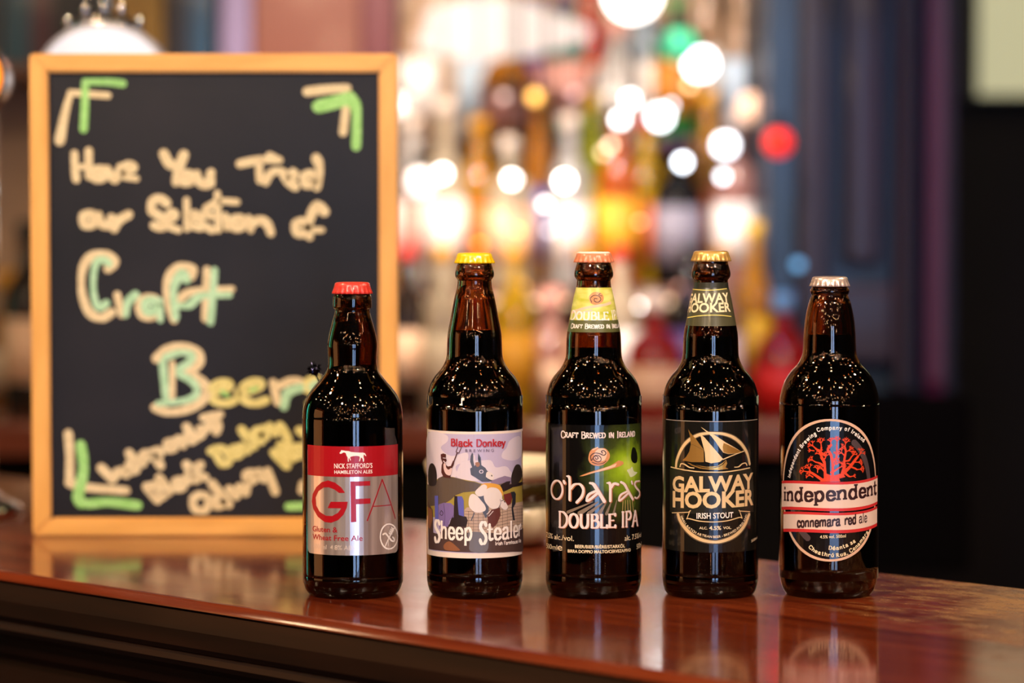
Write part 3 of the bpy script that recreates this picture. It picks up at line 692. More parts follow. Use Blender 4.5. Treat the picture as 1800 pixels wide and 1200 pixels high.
p.poly(q5([(800,600),(830,520),(900,470),(990,475),(1090,480),(1160,560),(1165,640),(1120,710),(1040,770),(930,785),(840,750),(795,680)]), cop, 3, True)
p.poly(q5([(900,560),(980,480),(1080,490),(1120,560),(1080,680),(980,700),(900,660)]), copl, 4, True)
p.line(q5([(840,690),(835,610),(900,560),(990,570),(1060,600),(1100,560),(1060,515),(1020,530),(1040,560)]), 1.3, copd, 5)
p.line(q5([(850,690),(900,610),(960,600),(1010,640),(1010,690),(960,715),(900,690),(880,640),(930,610),(965,650),(930,670),(915,640)]), 1.1, copd, 5)
p.line(q5([(860,720),(950,750),(1040,740),(1100,700)]), 1.0, copd, 5); p.line(q5([(870,500),(955,460)]), 1.6, copl, 4)
p.poly(q5([(635,965),(800,900),(1000,840),(1180,780),(1320,690),(1400,710),(1410,750),(1350,790),(1150,850),(900,905),(700,965)]), cop, 3)
p.poly(q5([(700,955),(1000,850),(1200,775),(1290,740),(1260,800),(1100,850),(850,915)]), copl, 4)
p.build('swirl_emblem', lab)
silv = mat('ink_silver', 'e8d2ca', .4); bronze = mat('ink_bronze', 'a0603c', .4)
def ohara(m, dx, dy, layer, k=1.0):
    S = lambda pts, w_, **kw: p.line([(x+dx, y+dy) for x, y in pts], w_*k, m, layer, **kw)
    S(ell(979.5, 860.5, 9.8, 16.3), 4.0, smooth=False, wh=2.6)
    S([(991.5,845.5),(993,848.5)], 4.2)
    S([(997,836.5),(1001.5,841),(1001.7,878)], 5, wh=2)
    S([(1004,858),(1010,851),(1020,851),(1025.5,860),(1023,872),(1014,882.5)], 4.4, wh=2.6)
    S([(1037,848.5),(1043,850.5),(1050,861),(1062,881)], 5.6, wh=2.8)
    S([(1049,862),(1036,868),(1031.5,876),(1034,879.5),(1050,866.5)], 3.4)
    S([(1066.5,848.5),(1072,851),(1072.3,880)], 5, wh=2)
    S([(1074,856),(1079,849.5),(1086,851)], 3.8)
    S([(1091,847),(1097,851),(1103,862),(1111.5,877)], 5.0, wh=2.6)
    S([(1102,863),(1091,869),(1087.5,876),(1089.5,879),(1103,867)], 3.0)
    S([(1109.5,846),(1110.5,849.5)], 3.4)
    S([(1123.2,845),(1117,846),(1114.8,851),(1118,857.5),(1122.5,863),(1123,870),(1119,875),(1115,874)], 4.2, wh=2.6)
ohara(bronze, 1.4, 1.0, 6, 1.15); ohara(silv, 0, 0, 7, .95)
p.build('brewery_name', lab)
p.pen('Craft Brewed in Ireland', (986.5, 769.3), (1115.5, 767.5), 12.5, silv, 6, wv=.15, wh=.11, serif=.1, smallcaps=.74)
for m_, d_, l_ in ((bronze, 1.0, 6), (silv, 0, 7)):
    p.pen('Double', (982.5+d_, 927+d_), (1083+d_, 928.5+d_), 30, m_, l_, wv=.15, wh=.075, serif=.1, smallcaps=.84)
    p.pen('IPA', (1092+d_, 927+d_), (1120.8+d_, 924+d_), 29, m_, l_, wv=.15, wh=.09, serif=.1)
p.text('7.5% alc./vol.', (961.5, 943.5), (1009, 950.5), 9, ink_cream, 6); p.text('alc. 7.5%/vol', (1097.5, 950), (1126, 943), 9, ink_cream, 6)
p.text('500ml', (961.5, 962.5), (980, 966), 8.5, ink_cream, 6); p.text('e', (981, 966.5), (989, 967.5), 12, ink_cream, 6)
p.text('500ml', (1118.5, 965), (1126.4, 960), 9, ink_cream, 6)
p.text('BEER/BIER/BIÈRE/STARKÖL', (1011, 962.5), (1098, 961.5), 5.4, ink_cream, 6, bold=.02)
p.text('BIRRA DOPPIO MALTO/CERVEZA/PIVO', (998.5, 970.4), (1108, 968.5), 5.2, ink_cream, 6, bold=.02)
p.build('lettering', lab)
# neck label, wound on the cone of the neck
def neck_surf(c, rf, y): return Cyl(c.cx, AX, rf, rf(zpx(y)))
n3 = neck_surf(c3, r3, 545); p = new_print(n3); p.xm = 1043
def neck_patch(p, y0, y1, m, layer, half=1.45, c=0):
    zt, zb = p.s.px(p.xm, y0)[1], p.s.px(p.xm, y1)[1]; R = p.s.R
    rows = 8
    for i in range(rows):
        za, zb_ = zt + (zb-zt)*i/rows, zt + (zb-zt)*(i+1)/rows
        p.raw([[(-half*R, zb_), (half*R, zb_), (half*R, za), (-half*R, za)]], m, layer)
neck_green = vary(mat('neck_label_green', 'c8c832', .35), 'b4b428', 'e4dc80', (1, 1, 3), 70, 2, ramp=(.3, .7))
neck_olive = mat('neck_label_olive', '55562c', .35)
neck_patch(p, 505.5, 584, neck_olive, 0); lab = p.build('neck_label', b3)
neck_patch(p, 505.5, 563, neck_green, 1)
p.line([(1005,549),(1030,541),(1060,536),(1073,532)], 4.2, copl, 2)
p.line([(1012,552),(1040,545)], 3, copl, 2)
p.build('green_field', lab)
p.poly([(1036,520),(1042,514),(1050,513),(1058,516),(1061,524),(1058,531),(1048,535.5),(1039,533),(1036,527)], cop, 3, True)
p.line([(1040,531),(1038,524),(1044,519),(1052,520),(1056,526),(1051,531),(1045,529),(1045,524.5),(1050,525)], 1.1, copd, 4)
p.line([(1058,520),(1052,518),(1055,515.5)], .9, copd, 4)
p.build('swirl_emblem', lab)
p.pen('Double', (1003.5, 561.8), (1071, 563.5), 17.5, ink_white, 4, wv=.15, wh=.09, serif=.1, smallcaps=.84)
p.pen('IPA', (1076.5, 562.5), (1092, 561), 17.5, ink_white, 4, wv=.13, wh=.09, serif=.08)
p.pen('Craft Brewed in Ireland', (1003.5, 577), (1092.5, 576), 9, ink_white, 4, wv=.17, wh=.11, serif=.09, smallcaps=.76)
p.build('lettering', lab)

# ---- bottle 4: sailing boat label
b4, c4, r4 = build_bottle('dark beer bottle with gold cap and gold sailing boat on black label', 1248, 'tall', g_dark, liq_dark, 590, 'd6a75a', (440, 459), cap_rough=.3, cap_metal=.5)
film = mat('black_film_label', '15130f', .2, coat=.6); gold = mat('ink_gold', 'ecc892', .4, .25); golds = mat('ink_gold_sheen', 'd8a050', .3, .75); goldd = mat('ink_gold_dim', '57452e', .4)
olive = mat('ink_black_olive', '1e1c12', .35)
p = new_print(c4); p.xm = 1248
rect_label(p, 1165.5, 1330.5, 740.5, 971, film, 0, .001)
lab = p.build('label', b4)
# pale strip painted along the film's top edge for the light it catches
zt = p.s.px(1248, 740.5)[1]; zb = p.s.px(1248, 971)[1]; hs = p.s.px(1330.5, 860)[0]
p.raw([[(-hs, zt-.0002), (hs, zt-.0002), (hs, zt+.0001), (-hs, zt+.0001)]], mat('film_edge_glint', 'cdb9a4', .3), 1)
p.build('label_edge_glint', lab)
q7 = lambda pts: tr(1160, 735, 10, pts); q8 = lambda pts: tr(1160, 860, 10, pts)
def gal(p, lay=1):
    arch = q7([(285,850),(300,740),(360,580),(450,440),(560,350),(700,285),(850,262),(960,260),(1120,275),(1280,330),(1400,420),(1480,520),(1540,640),(1575,800)])
    p.line(arch, 6.3, goldd, lay, taper=None); p.line(arch, 4.0, gold, lay+1)
    low = q8([(320,440),(350,530),(430,660),(560,790),(720,880),(900,920),(1060,915),(1250,850),(1400,740),(1500,600),(1565,440)])
    p.line(low, 7.3, goldd, lay); p.line(low, 4.4, gold, lay+1)
    p.line(q7([(200,855),(400,900),(650,935),(900,945),(1150,940),(1400,905),(1575,868)]), 1.8, gold, lay+3)
gal(p); 
p.poly(q7([(180,880),(400,915),(900,962),(1400,918),(1600,880),(1630,980),(1640,1250),(1640,1640),(180,1640)]), olive, 3)
p.line(q8([(220,410),(510,398),(540,370)]), 1.3, gold, 4, False); p.line(q8([(530,375),(475,520)]), 1.1, gold, 5, False)
p.line(q8([(1575,388),(1400,378),(1385,365)]), 1.3, gold, 4, False); p.line(q8([(1395,372),(1440,500)]), 1.1, gold, 5, False)
p.line(q8([(475,512),(520,512),(700,555),(960,570),(1200,545),(1390,490),(1440,500)]), 1.6, gold, 5)
p.build('gold_frame', lab)
p.poly(q7([(500,190),(535,250),(580,300),(640,370),(770,550),(775,770),(560,768),(400,738),(470,670),(520,580),(545,460),(535,330)]), golds, 4)
p.poly(q7([(690,250),(730,290),(780,330),(900,470),(1110,715),(1050,765),(900,790),(800,760),(790,600),(760,480),(725,340)]), gold, 5)
p.poly(q7([(720,150),(850,235),(990,310),(1150,420),(1430,585),(1350,615),(1200,628),(1110,600),(1050,520),(970,400),(900,310),(820,240)]), gold, 5)
p.poly(q7([(1120,430),(1430,585),(1350,612),(1200,622),(1115,590),(1100,500)]), golds, 6)
p.line(q7([(1110,720),(1300,640),(1470,575)]), 1.4, gold, 5)
p.poly(q7([(480,775),(640,820),(820,850),(1000,840),(1100,780),(1160,725),(1180,790),(1150,860),(1200,885),(1040,905),(860,900),(700,880),(560,830)]), golds, 5)
p.line(q7([(560,800),(760,862),(960,865),(1090,815),(1150,750)]), .9, film, 7)
p.line(q7([(355,850),(375,800),(430,805),(520,860),(600,872)]), 1.7, gold, 4); p.line(q7([(1310,858),(1380,850),(1440,800),(1500,785),(1525,825)]), 1.7, gold, 4)
p.line(q7([(545,460),(600,470),(770,560)]), .3, goldd, 6)
p.build('sailing_boat', lab)
p.text('GALWAY', (1183, 862.5), (1323, 856.5), 25.5, gold, 6, bold=.036); p.text('HOOKER', (1183.2, 889.8), (1323.5, 885.8), 26.5, gold, 6, bold=.036)
p.text('IRISH STOUT', (1224.5, 911), (1288.5, 909.2), 9.6, ink_white, 6, bold=.018)
p.text('ALC.', (1229.5, 929.5), (1243.5, 930), 4.2, ink_cream, 6, bold=.01); p.text('4.5%', (1246.5, 930.8), (1267.5, 930.8), 6.6, ink_cream, 6, bold=.02); p.text('VOL.', (1271, 929.5), (1285.5, 929), 4.2, ink_cream, 6, bold=.01)
p.arc_text('SMALL BATCH ARTISAN BEER - BREWED IN IRELAND', q8([(365,470),(430,600),(530,710),(680,800),(860,845),(1040,845),(1230,790),(1370,700),(1470,590),(1530,450)]), 4.0, ink_cream, 6, bold=.012)
p.text('500ml', (1320, 953), (1330.3, 946), 4.5, ink_cream, 6)
p.build('lettering', lab)
n4 = neck_surf(c4, r4, 545); p = new_print(n4); p.xm = 1247
n4o = mat('neck_label_dark_olive', '4a4630', .3, coat=.3)
neck_patch(p, 496.5, 573, mat('neck_label_black', '2a2a20', .3, coat=.3), 0, 1.5); lab = p.build('neck_label', b4)
neck_patch(p, 508, 557, n4o, 1, 1.5); neck_patch(p, 557.5, 573, n4o, 1, 1.5)
p.line([(1216,508),(1232,509.5),(1248,509.8),(1262,509),(1277,507)], 1.3, mat('ink_yellow', 'e6cf6a', .4), 2)
p.line([(1209,558),(1228,555),(1248,553.6),(1268,554),(1285,556)], 1.3, mat('ink_yellow', 'e6cf6a', .4), 2)
p.text('GALWAY', (1211.5, 531.5), (1281.5, 530), 15.5, ink_cream, 3, bold=.03); p.text('HOOKER', (1209.5, 548), (1284, 546.8), 15.5, ink_cream, 3, bold=.03)
p.build('lettering', lab)

# ---- bottle 5: oval label with red tree and two banners
b5, c5, r5 = build_bottle('short necked beer bottle with silver cap and red tree label, rightmost of the five', 1456, 'short', g_amber, liq_dark, 587, 'd8c0b4', (485, 503), cap_rough=.25, cap_metal=.6)
p = new_print(c5); p.xm = 1456
tan = mat('ink_tan', 'd6ac90', .4); blk = mat('label_black', '0c0a0b', .22, coat=.5)
def oval(rx, rz, m, layer, cx=1459.5, cy=861.5):
    s0, z0 = p.s.px(cx, cy); kx = PM; pts = []
    for k in range(72):
        a = 2*PI*k/72; pts.append((s0 + rx*kx*math.cos(a), z0 + rz*kx*math.sin(a)))
    p.raw([pts], m, layer)
oval(103, 123.5, blk, 0); lab = p.build('label', b5)
def ring(rx, rz, wd, m, layer, a0=0, a1=360, cx=1459.5, cy=861.5, taper=None):
    s0, z0 = p.s.px(cx, cy)
    Q = [(s0 + rx*PM*math.cos(math.radians(a0+(a1-a0)*k/72)), z0 + rz*PM*math.sin(math.radians(a0+(a1-a0)*k/72))) for k in range(73)]
    p.raw(stroke_polys(Q, wd*PM, cap=False, taper=taper), m, layer)
ring(101.5, 122, 3.6, tan, 1); ring(78, 98, 8, mat('ink_grey', '4a3a3c', .4), 1, -12, 58); ring(78, 98, 8, mat('ink_grey', '4a3a3c', .4), 1, 196, 240)
p.build('oval_frame', lab)
coral = mat('ink_coral', 'd8401e', .35)
qa = lambda pts: tr(1365, 730, 10, pts); qb = lambda pts: tr(1365, 840, 8, pts)
def limb(pts, w0, w1):
    p.line(qa(pts), w0, coral, 2, taper=(1, w1/w0), k=3)
def twigs(x, y, ang, ln, wd, depth):
    x2, y2 = x + ln*math.cos(ang), y - ln*math.sin(ang)
    p.line(qa([(x, y), (x2, y2)]), wd, coral, 2, False, taper=(1, .75))
    if depth <= 0: return
    for da in (-.75, .1, .8): twigs(x2, y2, ang + da + random.uniform(-.15, .15), ln*random.uniform(.66, .84), wd*.78, depth-1)
p.poly(qa([(760,1160),(830,1100),(880,1020),(980,1060),(1160,1010),(1210,1080),(1100,1110),(1120,1160)]), coral, 2)
for L_, w0, w1 in (([(860,1120),(850,950),(840,820),(790,740)], 5, 3.4), ([(980,1080),(990,900),(960,700),(900,600),(960,520)], 4.5, 3), ([(1150,1030),(1190,900),(1190,780),(1215,640),(1200,560)], 4.6, 2.8), ([(1180,1010),(1290,900),(1380,780),(1430,720)], 4.6, 3), ([(800,1130),(700,1060),(600,1000),(540,990)], 4, 2.6), ([(840,830),(780,680),(790,560)], 3.6, 2.6), ([(1200,1010),(1260,1060),(1290,1075)], 3, 2), ([(990,800),(1050,740),(1060,620),(1060,520)], 3.2, 2.4), ([(850,900),(760,840),(690,820)], 3.2, 2.2), ([(850,700),(740,620),(690,580)], 3.2, 2.4), ([(960,1000),(1040,960),(1080,930)], 3, 2), ([(1190,800),(1270,790),(1310,730)],2.8,2), ([(1300,900),(1380,930),(1410,950)],2.6,2)):
    limb(L_, w0, w1)
for x, y, a, ln, d in ((790,740,2.0,55,2),(790,560,1.7,60,2),(900,600,1.2,40,1),(960,520,1.7,50,2),(1060,520,1.5,55,2),(1200,560,1.4,60,2),(1430,720,.9,60,2),(540,990,2.9,50,2),(600,1000,1.9,60,2),(690,820,2.6,55,2),(690,580,2.4,60,2),(660,620,3.0,50,1),(1080,930,.5,55,2),(1310,730,.8,50,2),(1410,950,.1,50,2),(1290,1075,.2,50,1),(1190,700,2.4,50,2),(840,980,2.3,50,2),(1380,820,0,50,2),(1060,700,2.2,40,1),(1210,640,.4,55,2),(1100,600,.6,45,2),(640,1080,2.6,50,2),(990,900,.9,50,1),(1170,860,2.6,55,2),(850,760,1.2,50,2),(720,1000,1.5,50,2),(1240,840,-.3,45,1)):
    twigs(x, y, a, ln*1.2, 1.9, d)
p.build('coral_tree', lab)
red5 = mat('ink_banner_red', 'c42a2c', .4); ban = mat('ink_banner_cream', 'dcc0b0', .4)
def banner(y0, y1, xl, xr, slope, b_, mm_):
    n = 30; s0 = p.s.px(xl, y1)[0]; s1 = p.s.px(xr, y1)[0]; zt, zb = p.s.px(1456, y0)[1], p.s.px(1456, y1)[1]
    for lay, m, i0, i1 in ((3, red5, 0, 0), (4, ban, b_, mm_)):
        T = []; B = []
        for k in range(n+1):
            u = k/n; s = s0 + (s1-s0)*u; dz = (slope*(u-.45) + 2.2*math.sin(2*PI*(u+.05)))*PM
            ins = 0 if lay == 3 else (.6 if 0 < k < n else .6)
            T.append((s, zt + dz - i0*PM)); B.append((s, zb + dz + i1*PM))
        if lay == 4: T = [(t[0] + (0 if 0 < k < n else 0), t[1]) for k, t in enumerate(T)]
        p.raw([[T[k], B[k], B[k+1], T[k+1]] for k in range(n)], m, lay)
banner(846.5, 898, 1374.5, 1541.5, 11, 4.6, 5.2); banner(900.8, 936.5, 1377.5, 1541, 11, 4.4, 5.6)
p.build('banners', lab)
p.pen('independent', (1378.5, 880), (1540.3, 868), 25.5, mat('ink_maroon_black', '2c1014', .4), 6, wv=.15, wh=.13, serif=.13)
p.pen('connemara', (1401.3, 926.4), (1477.5, 923), 17.5, mat('ink_maroon_black', '2c1014', .4), 6, wv=.2, wh=.14, serif=0)
p.pen('red', (1484, 922.4), (1504.5, 920), 17.5, mat('ink_maroon_black', '2c1014', .4), 6, wv=.19, wh=.14, serif=0)
p.pen('ale', (1509.5, 919), (1523.5, 917), 17.5, mat('ink_maroon_black', '2c1014', .4), 6, wv=.12, wh=.1, serif=0)
kw = dict(wv=.16, wh=.13, serif=.11)
p.arc_text('Independent Brewing', qa([(245,1105),(275,960),(320,830),(380,700),(450,580),(540,470),(640,380),(710,340)]), 7.0, ink_white, 6, penkw=kw)
p.arc_text('Company of Ireland', qa([(722,295),(800,265),(950,250),(1100,250),(1200,262),(1300,300),(1420,385),(1530,475)]), 7.0, ink_white, 6, penkw=kw)
p.text('4.5% vol. 500ml', (1441.5, 946), (1486.5, 944), 5.4, ink_cream, 6, bold=.012)
p.arc_text('Déanta sa', qb([(725,1003),(820,1010),(930,990),(1030,945),(1115,895)]), 6.8, ink_cream, 6, penkw=kw)
p.arc_text('Cheathrú Rua, Conamara', qb([(445,970),(520,1035),(640,1085),(800,1110),(900,1100),(1020,1060),(1130,980),(1210,880),(1290,760)]), 6.8, ink_cream, 6, penkw=kw)
p.build('lettering', lab)

# ------------------------------------------------------------------ small glittery pick beside bottle 1
gp = at(553, 650, 2.11)
gt = thing('party_pick', 'small dark glittery ball on a stem beside the shoulder of the leftmost bottle', 'decoration', (gp.x+.03, 2.125, BAR))
bm = bmesh.new(); c = gp - Vector(gt.location); bmesh.ops.create_icosphere(bm, subdivisions=3, radius=.0042)
for v in bm.verts: v.co = v.co*random.uniform(.85, 1.12) + c
for k in range(90):
    d = Vector((random.gauss(0, 1), random.gauss(0, 1), random.gauss(0, 1))).normalized(); e = d.orthogonal()*.0003
    a = c + d*.0035; b_ = c + d*random.uniform(.0055, .0075)
    bm.faces.new([bm.verts.new(a+e), bm.verts.new(a-e), bm.verts.new(b_)])
mesh_obj('glitter_ball', bm, mat('dark_tinsel', '303044', .12, 1.0), gt, world=True)
bm = bmesh.new(); tube(bm, [c, Vector((c.x*.5, 0, c.z*.7)), (0, 0, .004)], .0006, 6); lathe(bm, [(0, .004), (.012, .003), (.013, 0), (0, 0)], 24)
mesh_obj('stem', bm, mat('dark_wire', '1a1a20', .3, 1), gt)

# ------------------------------------------------------------------ glass bowl behind bottle 2
bx = at(872, 900, 2.385).x
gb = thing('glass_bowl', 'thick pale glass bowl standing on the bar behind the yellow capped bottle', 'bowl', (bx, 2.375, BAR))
clear = glass_mat('clear_glass', 'f4ecdc', 1)
fl16 = lambda r, z, a: .0012*math.cos(16*a)*(1 if .006 < z < .034 and r > .045 else 0)
pg = mat('pale_pressed_glass', 'f6e6c8', .05, spec=.9, trans=.15)  # pale colour carries the bright highlights of the glass
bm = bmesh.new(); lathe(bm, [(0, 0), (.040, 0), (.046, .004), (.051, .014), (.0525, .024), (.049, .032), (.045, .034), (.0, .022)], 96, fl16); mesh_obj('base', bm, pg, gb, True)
bm = bmesh.new(); lathe(bm, [(.0452, .0342), (.0492, .0322), (.0525, .043), (.0565, .054), (.052, .055), (.0452, .0342)], 72); mesh_obj('dark_inside_band', bm, mat('dark_inside_tint', '3c2e14', .08, spec=.8), gb, True)  # dark band painted for the bowl's shaded inside
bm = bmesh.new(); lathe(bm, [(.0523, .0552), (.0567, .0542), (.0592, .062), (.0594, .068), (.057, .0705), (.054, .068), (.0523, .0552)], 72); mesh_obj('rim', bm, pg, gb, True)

# ------------------------------------------------------------------ chalkboard
BD = 2.42
pl = at(57, 948, BD); pr = at(700, 948, BD); ptop = at(57, 94, BD)
Wd = pr.x - pl.x; Hd = ptop.z - BAR
cb = thing('chalkboard', 'black chalkboard in orange pine frame with hand chalked craft beers notice', 'sign', (pl.x, BD, BAR))
pine = vary(mat('pine_frame', 'dca050', .42, coat=.15), 'd29848', 'e6ac5c', (3, 3, .5), 18, 6)
pine_h = vary(mat('pine_frame_level', 'dca050', .42, coat=.15), 'd29848', 'e6ac5c', (.5, 3, 3), 18, 6)
fw = .0158
def rail(pts, m):
    bm = bmesh.new(); lo = [bm.verts.new((x, .0, z)) for x, z in pts]; hi = [bm.verts.new((x, .016, z)) for x, z in pts]
    bm.faces.new(lo); bm.faces.new(hi[::-1])
    for i in range(4): bm.faces.new((lo[i], lo[(i+1) % 4], hi[(i+1) % 4], hi[i]))
    bmesh.ops.recalc_face_normals(bm, faces=bm.faces)
    bmesh.ops.bevel(bm, geom=bm.edges[:], offset=.0016, segments=2, affect='EDGES'); mesh_obj('rail', bm, m, cb)
rail([(0, 0), (fw, fw), (fw, Hd-fw), (0, Hd)], pine); rail([(Wd, 0), (Wd-fw, fw), (Wd-fw, Hd-fw), (Wd, Hd)], pine)
rail([(0, 0), (Wd, 0), (Wd-fw, fw), (fw, fw)], pine_h); rail([(0, Hd), (Wd, Hd), (Wd-fw, Hd-fw), (fw, Hd-fw)], pine_h)
slate = vary(mat('slate_surface', '17161b', .42, spec=.28), '121116', '1f1c20', noise=6, detail=4)
bm = bmesh.new(); box(bm, (fw*.6, .006, fw*.6), (Wd-fw*.6, .010, Hd-fw*.6)); panel = mesh_obj('slate_panel', bm, slate, cb)
bm = bmesh.new(); 
for x0 in (.06, Wd-.075):
    v = [(x0, .0125, .30), (x0+.015, .0125, .30), (x0+.015, .11, .002), (x0, .11, .002)]
    a = [bm.verts.new(q) for q in v]; b_ = [bm.verts.new((q[0], q[1]+.006, q[2]+.002)) for q in v]
    bm.faces.new(a); bm.faces.new(b_[::-1])
    for i in range(4): bm.faces.new((a[i], a[(i+1) % 4], b_[(i+1) % 4], b_[i]))
mesh_obj('rear_stand', bm, pine, cb)
fs = Flat(BD+.006, pl.x, BAR)
class BoardSurf(Flat):
    def pos(self, s, z, off): return Vector((s, .006-off, z))
fs = BoardSurf(BD+.006, pl.x, BAR)
p = Print(fs, 1e-4, 1e-4); p.pm = BD/F
ck = vary(mat('chalk_cream', 'd6c298', .8), 'c8b48c', 'e0cea6', noise=300); cg = vary(mat('chalk_green', '93cc74', .8), '84c066', 'a4d888', noise=300)
ct = vary(mat('chalk_mint', 'a8d2ac', .8), '98c49c', 'b6dcb8', noise=300); cy = vary(mat('chalk_yellow', 'd4c87c', .8), 'c6ba70', 'ddd28c', noise=300)
def L(pts, wd=12, m=ck, lay=1, taper=None): p.line(pts, wd, m, lay, taper=taper)
def O(x, y, r, wd=11, m=ck, lay=1): p.line([(x+r*math.cos(k*PI/6), y+r*math.sin(k*PI/6)) for k in range(13)], wd, m, lay, smooth=False)
L([(190,168),(124,163)], 11); L([(124,163),(113,205),(105,247)], 12, ck, 1, (.7, 1.35)); L([(216,147),(190,144),(150,144)], 12, cg, 2); L([(150,144),(149,190),(147,227)], 13, cg, 2)
p.build('corner_mark', panel); L([(540,161),(575,157),(610,155)], 15); L([(610,155),(608,190),(603,233)], 13); L([(560,187),(595,178),(615,172)], 19, cg, 2); L([(615,172),(626,190),(627,225),(626,257)], 16, cg, 2)
p.build('corner_mark', panel); L([(120,762),(123,800),(122,848)], 15); L([(122,848),(150,856),(222,862)], 14); L([(142,782),(147,823),(137,873)], 16, cg, 2); L([(137,873),(147,885),(190,882),(242,888)], 15, cg, 2)
p.build('corner_mark', panel); L([(507,890),(540,889),(604,886)], 14, cg, 2); L([(604,886),(614,850),(612,790)], 14, cg, 2); L([(530,862),(532,850)], 12)
p.build('corner_mark', panel)
L([(131,270),(132,295),(134,315)], 13); L([(156,265),(156,290),(157,310)], 14); L([(133,294),(156,292)], 9); O(174,306,9.5,12); L([(188,297),(202,316),(212,293)], 11); L([(212,305),(228,300),(236,294),(226,288),(216,297),(219,310),(240,314)], 10)
L([(288,270),(297,287),(307,292)], 13); L([(323,272),(314,297),(310,320)], 14); O(328,313,8.5,12); L([(346,305),(350,319),(364,325),(371,303),(372,324)], 12)
L([(422,288),(458,281),(491,281)], 13); L([(474,273),(487,280)], 10); L([(455,284),(457,317)], 13); L([(467,320),(474,306),(486,300),(497,301)], 11); L([(498,304),(506,318),(519,328)], 12); L([(508,316),(520,309),(515,301),(508,311)], 9); O(544,315,10.5,12); L([(556,278),(562,295),(557,329)], 13)
O(156,386,11,12); L([(174,377),(178,393),(190,397),(196,382),(201,400)], 11); L([(201,402),(208,388),(226,377)], 12)
L([(293,357),(280,348),(267,356),(267,370),(283,381),(290,391),(284,400),(271,396)], 12); L([(295,388),(309,379),(302,372),(294,383),(298,397),(314,404)], 10); L([(328,352),(329,402)], 12); L([(335,388),(347,381),(342,374),(334,385),(340,398),(352,402)], 9); L([(372,380),(358,377),(353,392),(373,404)], 11)
L([(382,340),(384,404)], 12); L([(363,366),(388,354),(417,355)], 11); L([(396,379),(399,400)], 11); O(418,392,9.5,12); L([(437,383),(441,404)], 11); L([(442,394),(456,386),(470,394),(476,409)], 12)
O(530,400,11.5,12); L([(570,372),(558,361),(547,378),(542,400),(544,416)], 13); L([(548,404),(566,404)], 11)
p.build('chalk_writing_upper', panel)
L([(190,472),(202,460),(183,446),(158,452),(145,475),(144,513),(156,547),(177,559),(196,549)], 12); L([(192,463),(180,455),(168,464),(164,495),(166,523),(174,541),(187,533)], 10, ct, 2)
L([(206,518),(214,553)], 11); L([(221,553),(224,533),(238,518)], 11, ct, 2); O(262,540,19,10); O(265,538,11,12,ct,2); L([(281,528),(282,562)], 11, ct, 2)
L([(336,487),(340,474),(320,467),(300,480),(292,505),(297,537),(306,562)], 11); L([(328,491),(320,480),(307,500),(305,523),(309,558)], 12, ct, 2)
L([(295,528),(312,529),(337,512),(408,508)], 11); L([(310,537),(333,536),(353,520),(404,518)], 11, ct, 2); L([(364,474),(361,560)], 13); L([(377,475),(374,520),(370,566)], 12, ct, 2)
L([(275,630),(292,615),(317,608),(342,616),(353,630),(343,645),(322,655)], 12); L([(333,657),(357,673),(364,690),(350,708),(325,720),(297,724),(273,716)], 13)
L([(290,628),(317,619),(338,624),(333,636),(313,650)], 10, ct, 2); L([(315,657),(338,670),(347,688),(330,703),(278,709)], 10, ct, 2); L([(286,638),(292,697)], 13, ct, 2); L([(303,638),(303,697)], 11, ck, 3)
L([(366,690),(392,685),(404,677),(392,671),(373,682),(373,700),(393,709),(412,704)], 12, cy); L([(418,691),(447,684),(459,675),(447,670),(427,682),(427,700),(447,709),(468,703)], 12, cy)
L([(390,688),(400,695)], 5, cg, 2); L([(440,686),(452,682)], 5, cg, 2)
L([(480,672),(488,707)], 12); L([(499,714),(506,690),(528,681)], 13, ct, 2); L([(490,678),(515,668),(530,673)], 11); L([(556,664),(542,671),(537,681),(550,688),(558,700),(545,710)], 12, cy); L([(556,672),(546,679),(556,690)], 7, ct, 2)
p.build('chalk_writing_craft_beers', panel)
L([(178,822),(198,842)], 12); L([(198,842),(210,827),(222,833)], 12); O(233,821,8,11); L([(227,796),(240,816)], 12); L([(247,812),(260,803),(256,795),(247,804),(252,815)], 10); L([(267,795),(282,818)], 12); O(277,796,6,10); O(300,783,7,12); L([(313,771),(322,782)], 11); L([(320,776),(328,767),(337,775)], 11); L([(328,750),(342,772)], 12); L([(342,770),(356,762),(352,754)], 12); L([(354,760),(368,748)], 12); L([(357,734),(387,728)], 12); L([(368,738),(383,745),(380,758)], 13)
L([(258,855),(277,878)], 12); O(271,857,7,9); O(283,868,7,9); L([(280,840),(297,864)], 12); O(315,851,8.5,11); L([(338,836),(329,834),(332,846)], 11); L([(328,816),(345,843)], 12); L([(352,817),(338,830),(361,839)], 12)
L([(370,793),(387,787),(402,798),(402,811),(391,815),(379,797)], 11, cy); O(415,794,8,11,cy); L([(424,784),(434,792),(438,782)], 11, cy); L([(425,755),(446,784)], 12, cy); L([(452,756),(441,772),(460,776)], 12, cy); L([(459,768),(469,758),(463,752),(458,762),(469,768)], 10, cy); L([(474,749),(484,761)], 11, cy); L([(492,748),(503,765),(507,780),(491,781)], 12, cy)
L([(482,795),(504,818)], 12, cy); L([(493,783),(515,805)], 12, cy); L([(494,806),(504,795)], 10, cy); O(524,793,9,11,cy); L([(526,756),(534,762)], 11, cy); L([(532,790),(540,780)], 11, cy)
L([(364,872),(350,869),(338,880),(345,896),(361,896),(366,884)], 11); O(384,882,8,11); L([(373,850),(402,886)], 12); L([(403,859),(415,872),(421,855),(432,866),(436,849)], 11); O(440,838,8.5,11); L([(455,829),(464,842)], 11); L([(470,828),(477,845),(484,864)], 12)
p.build('chalk_writing_lower', panel)

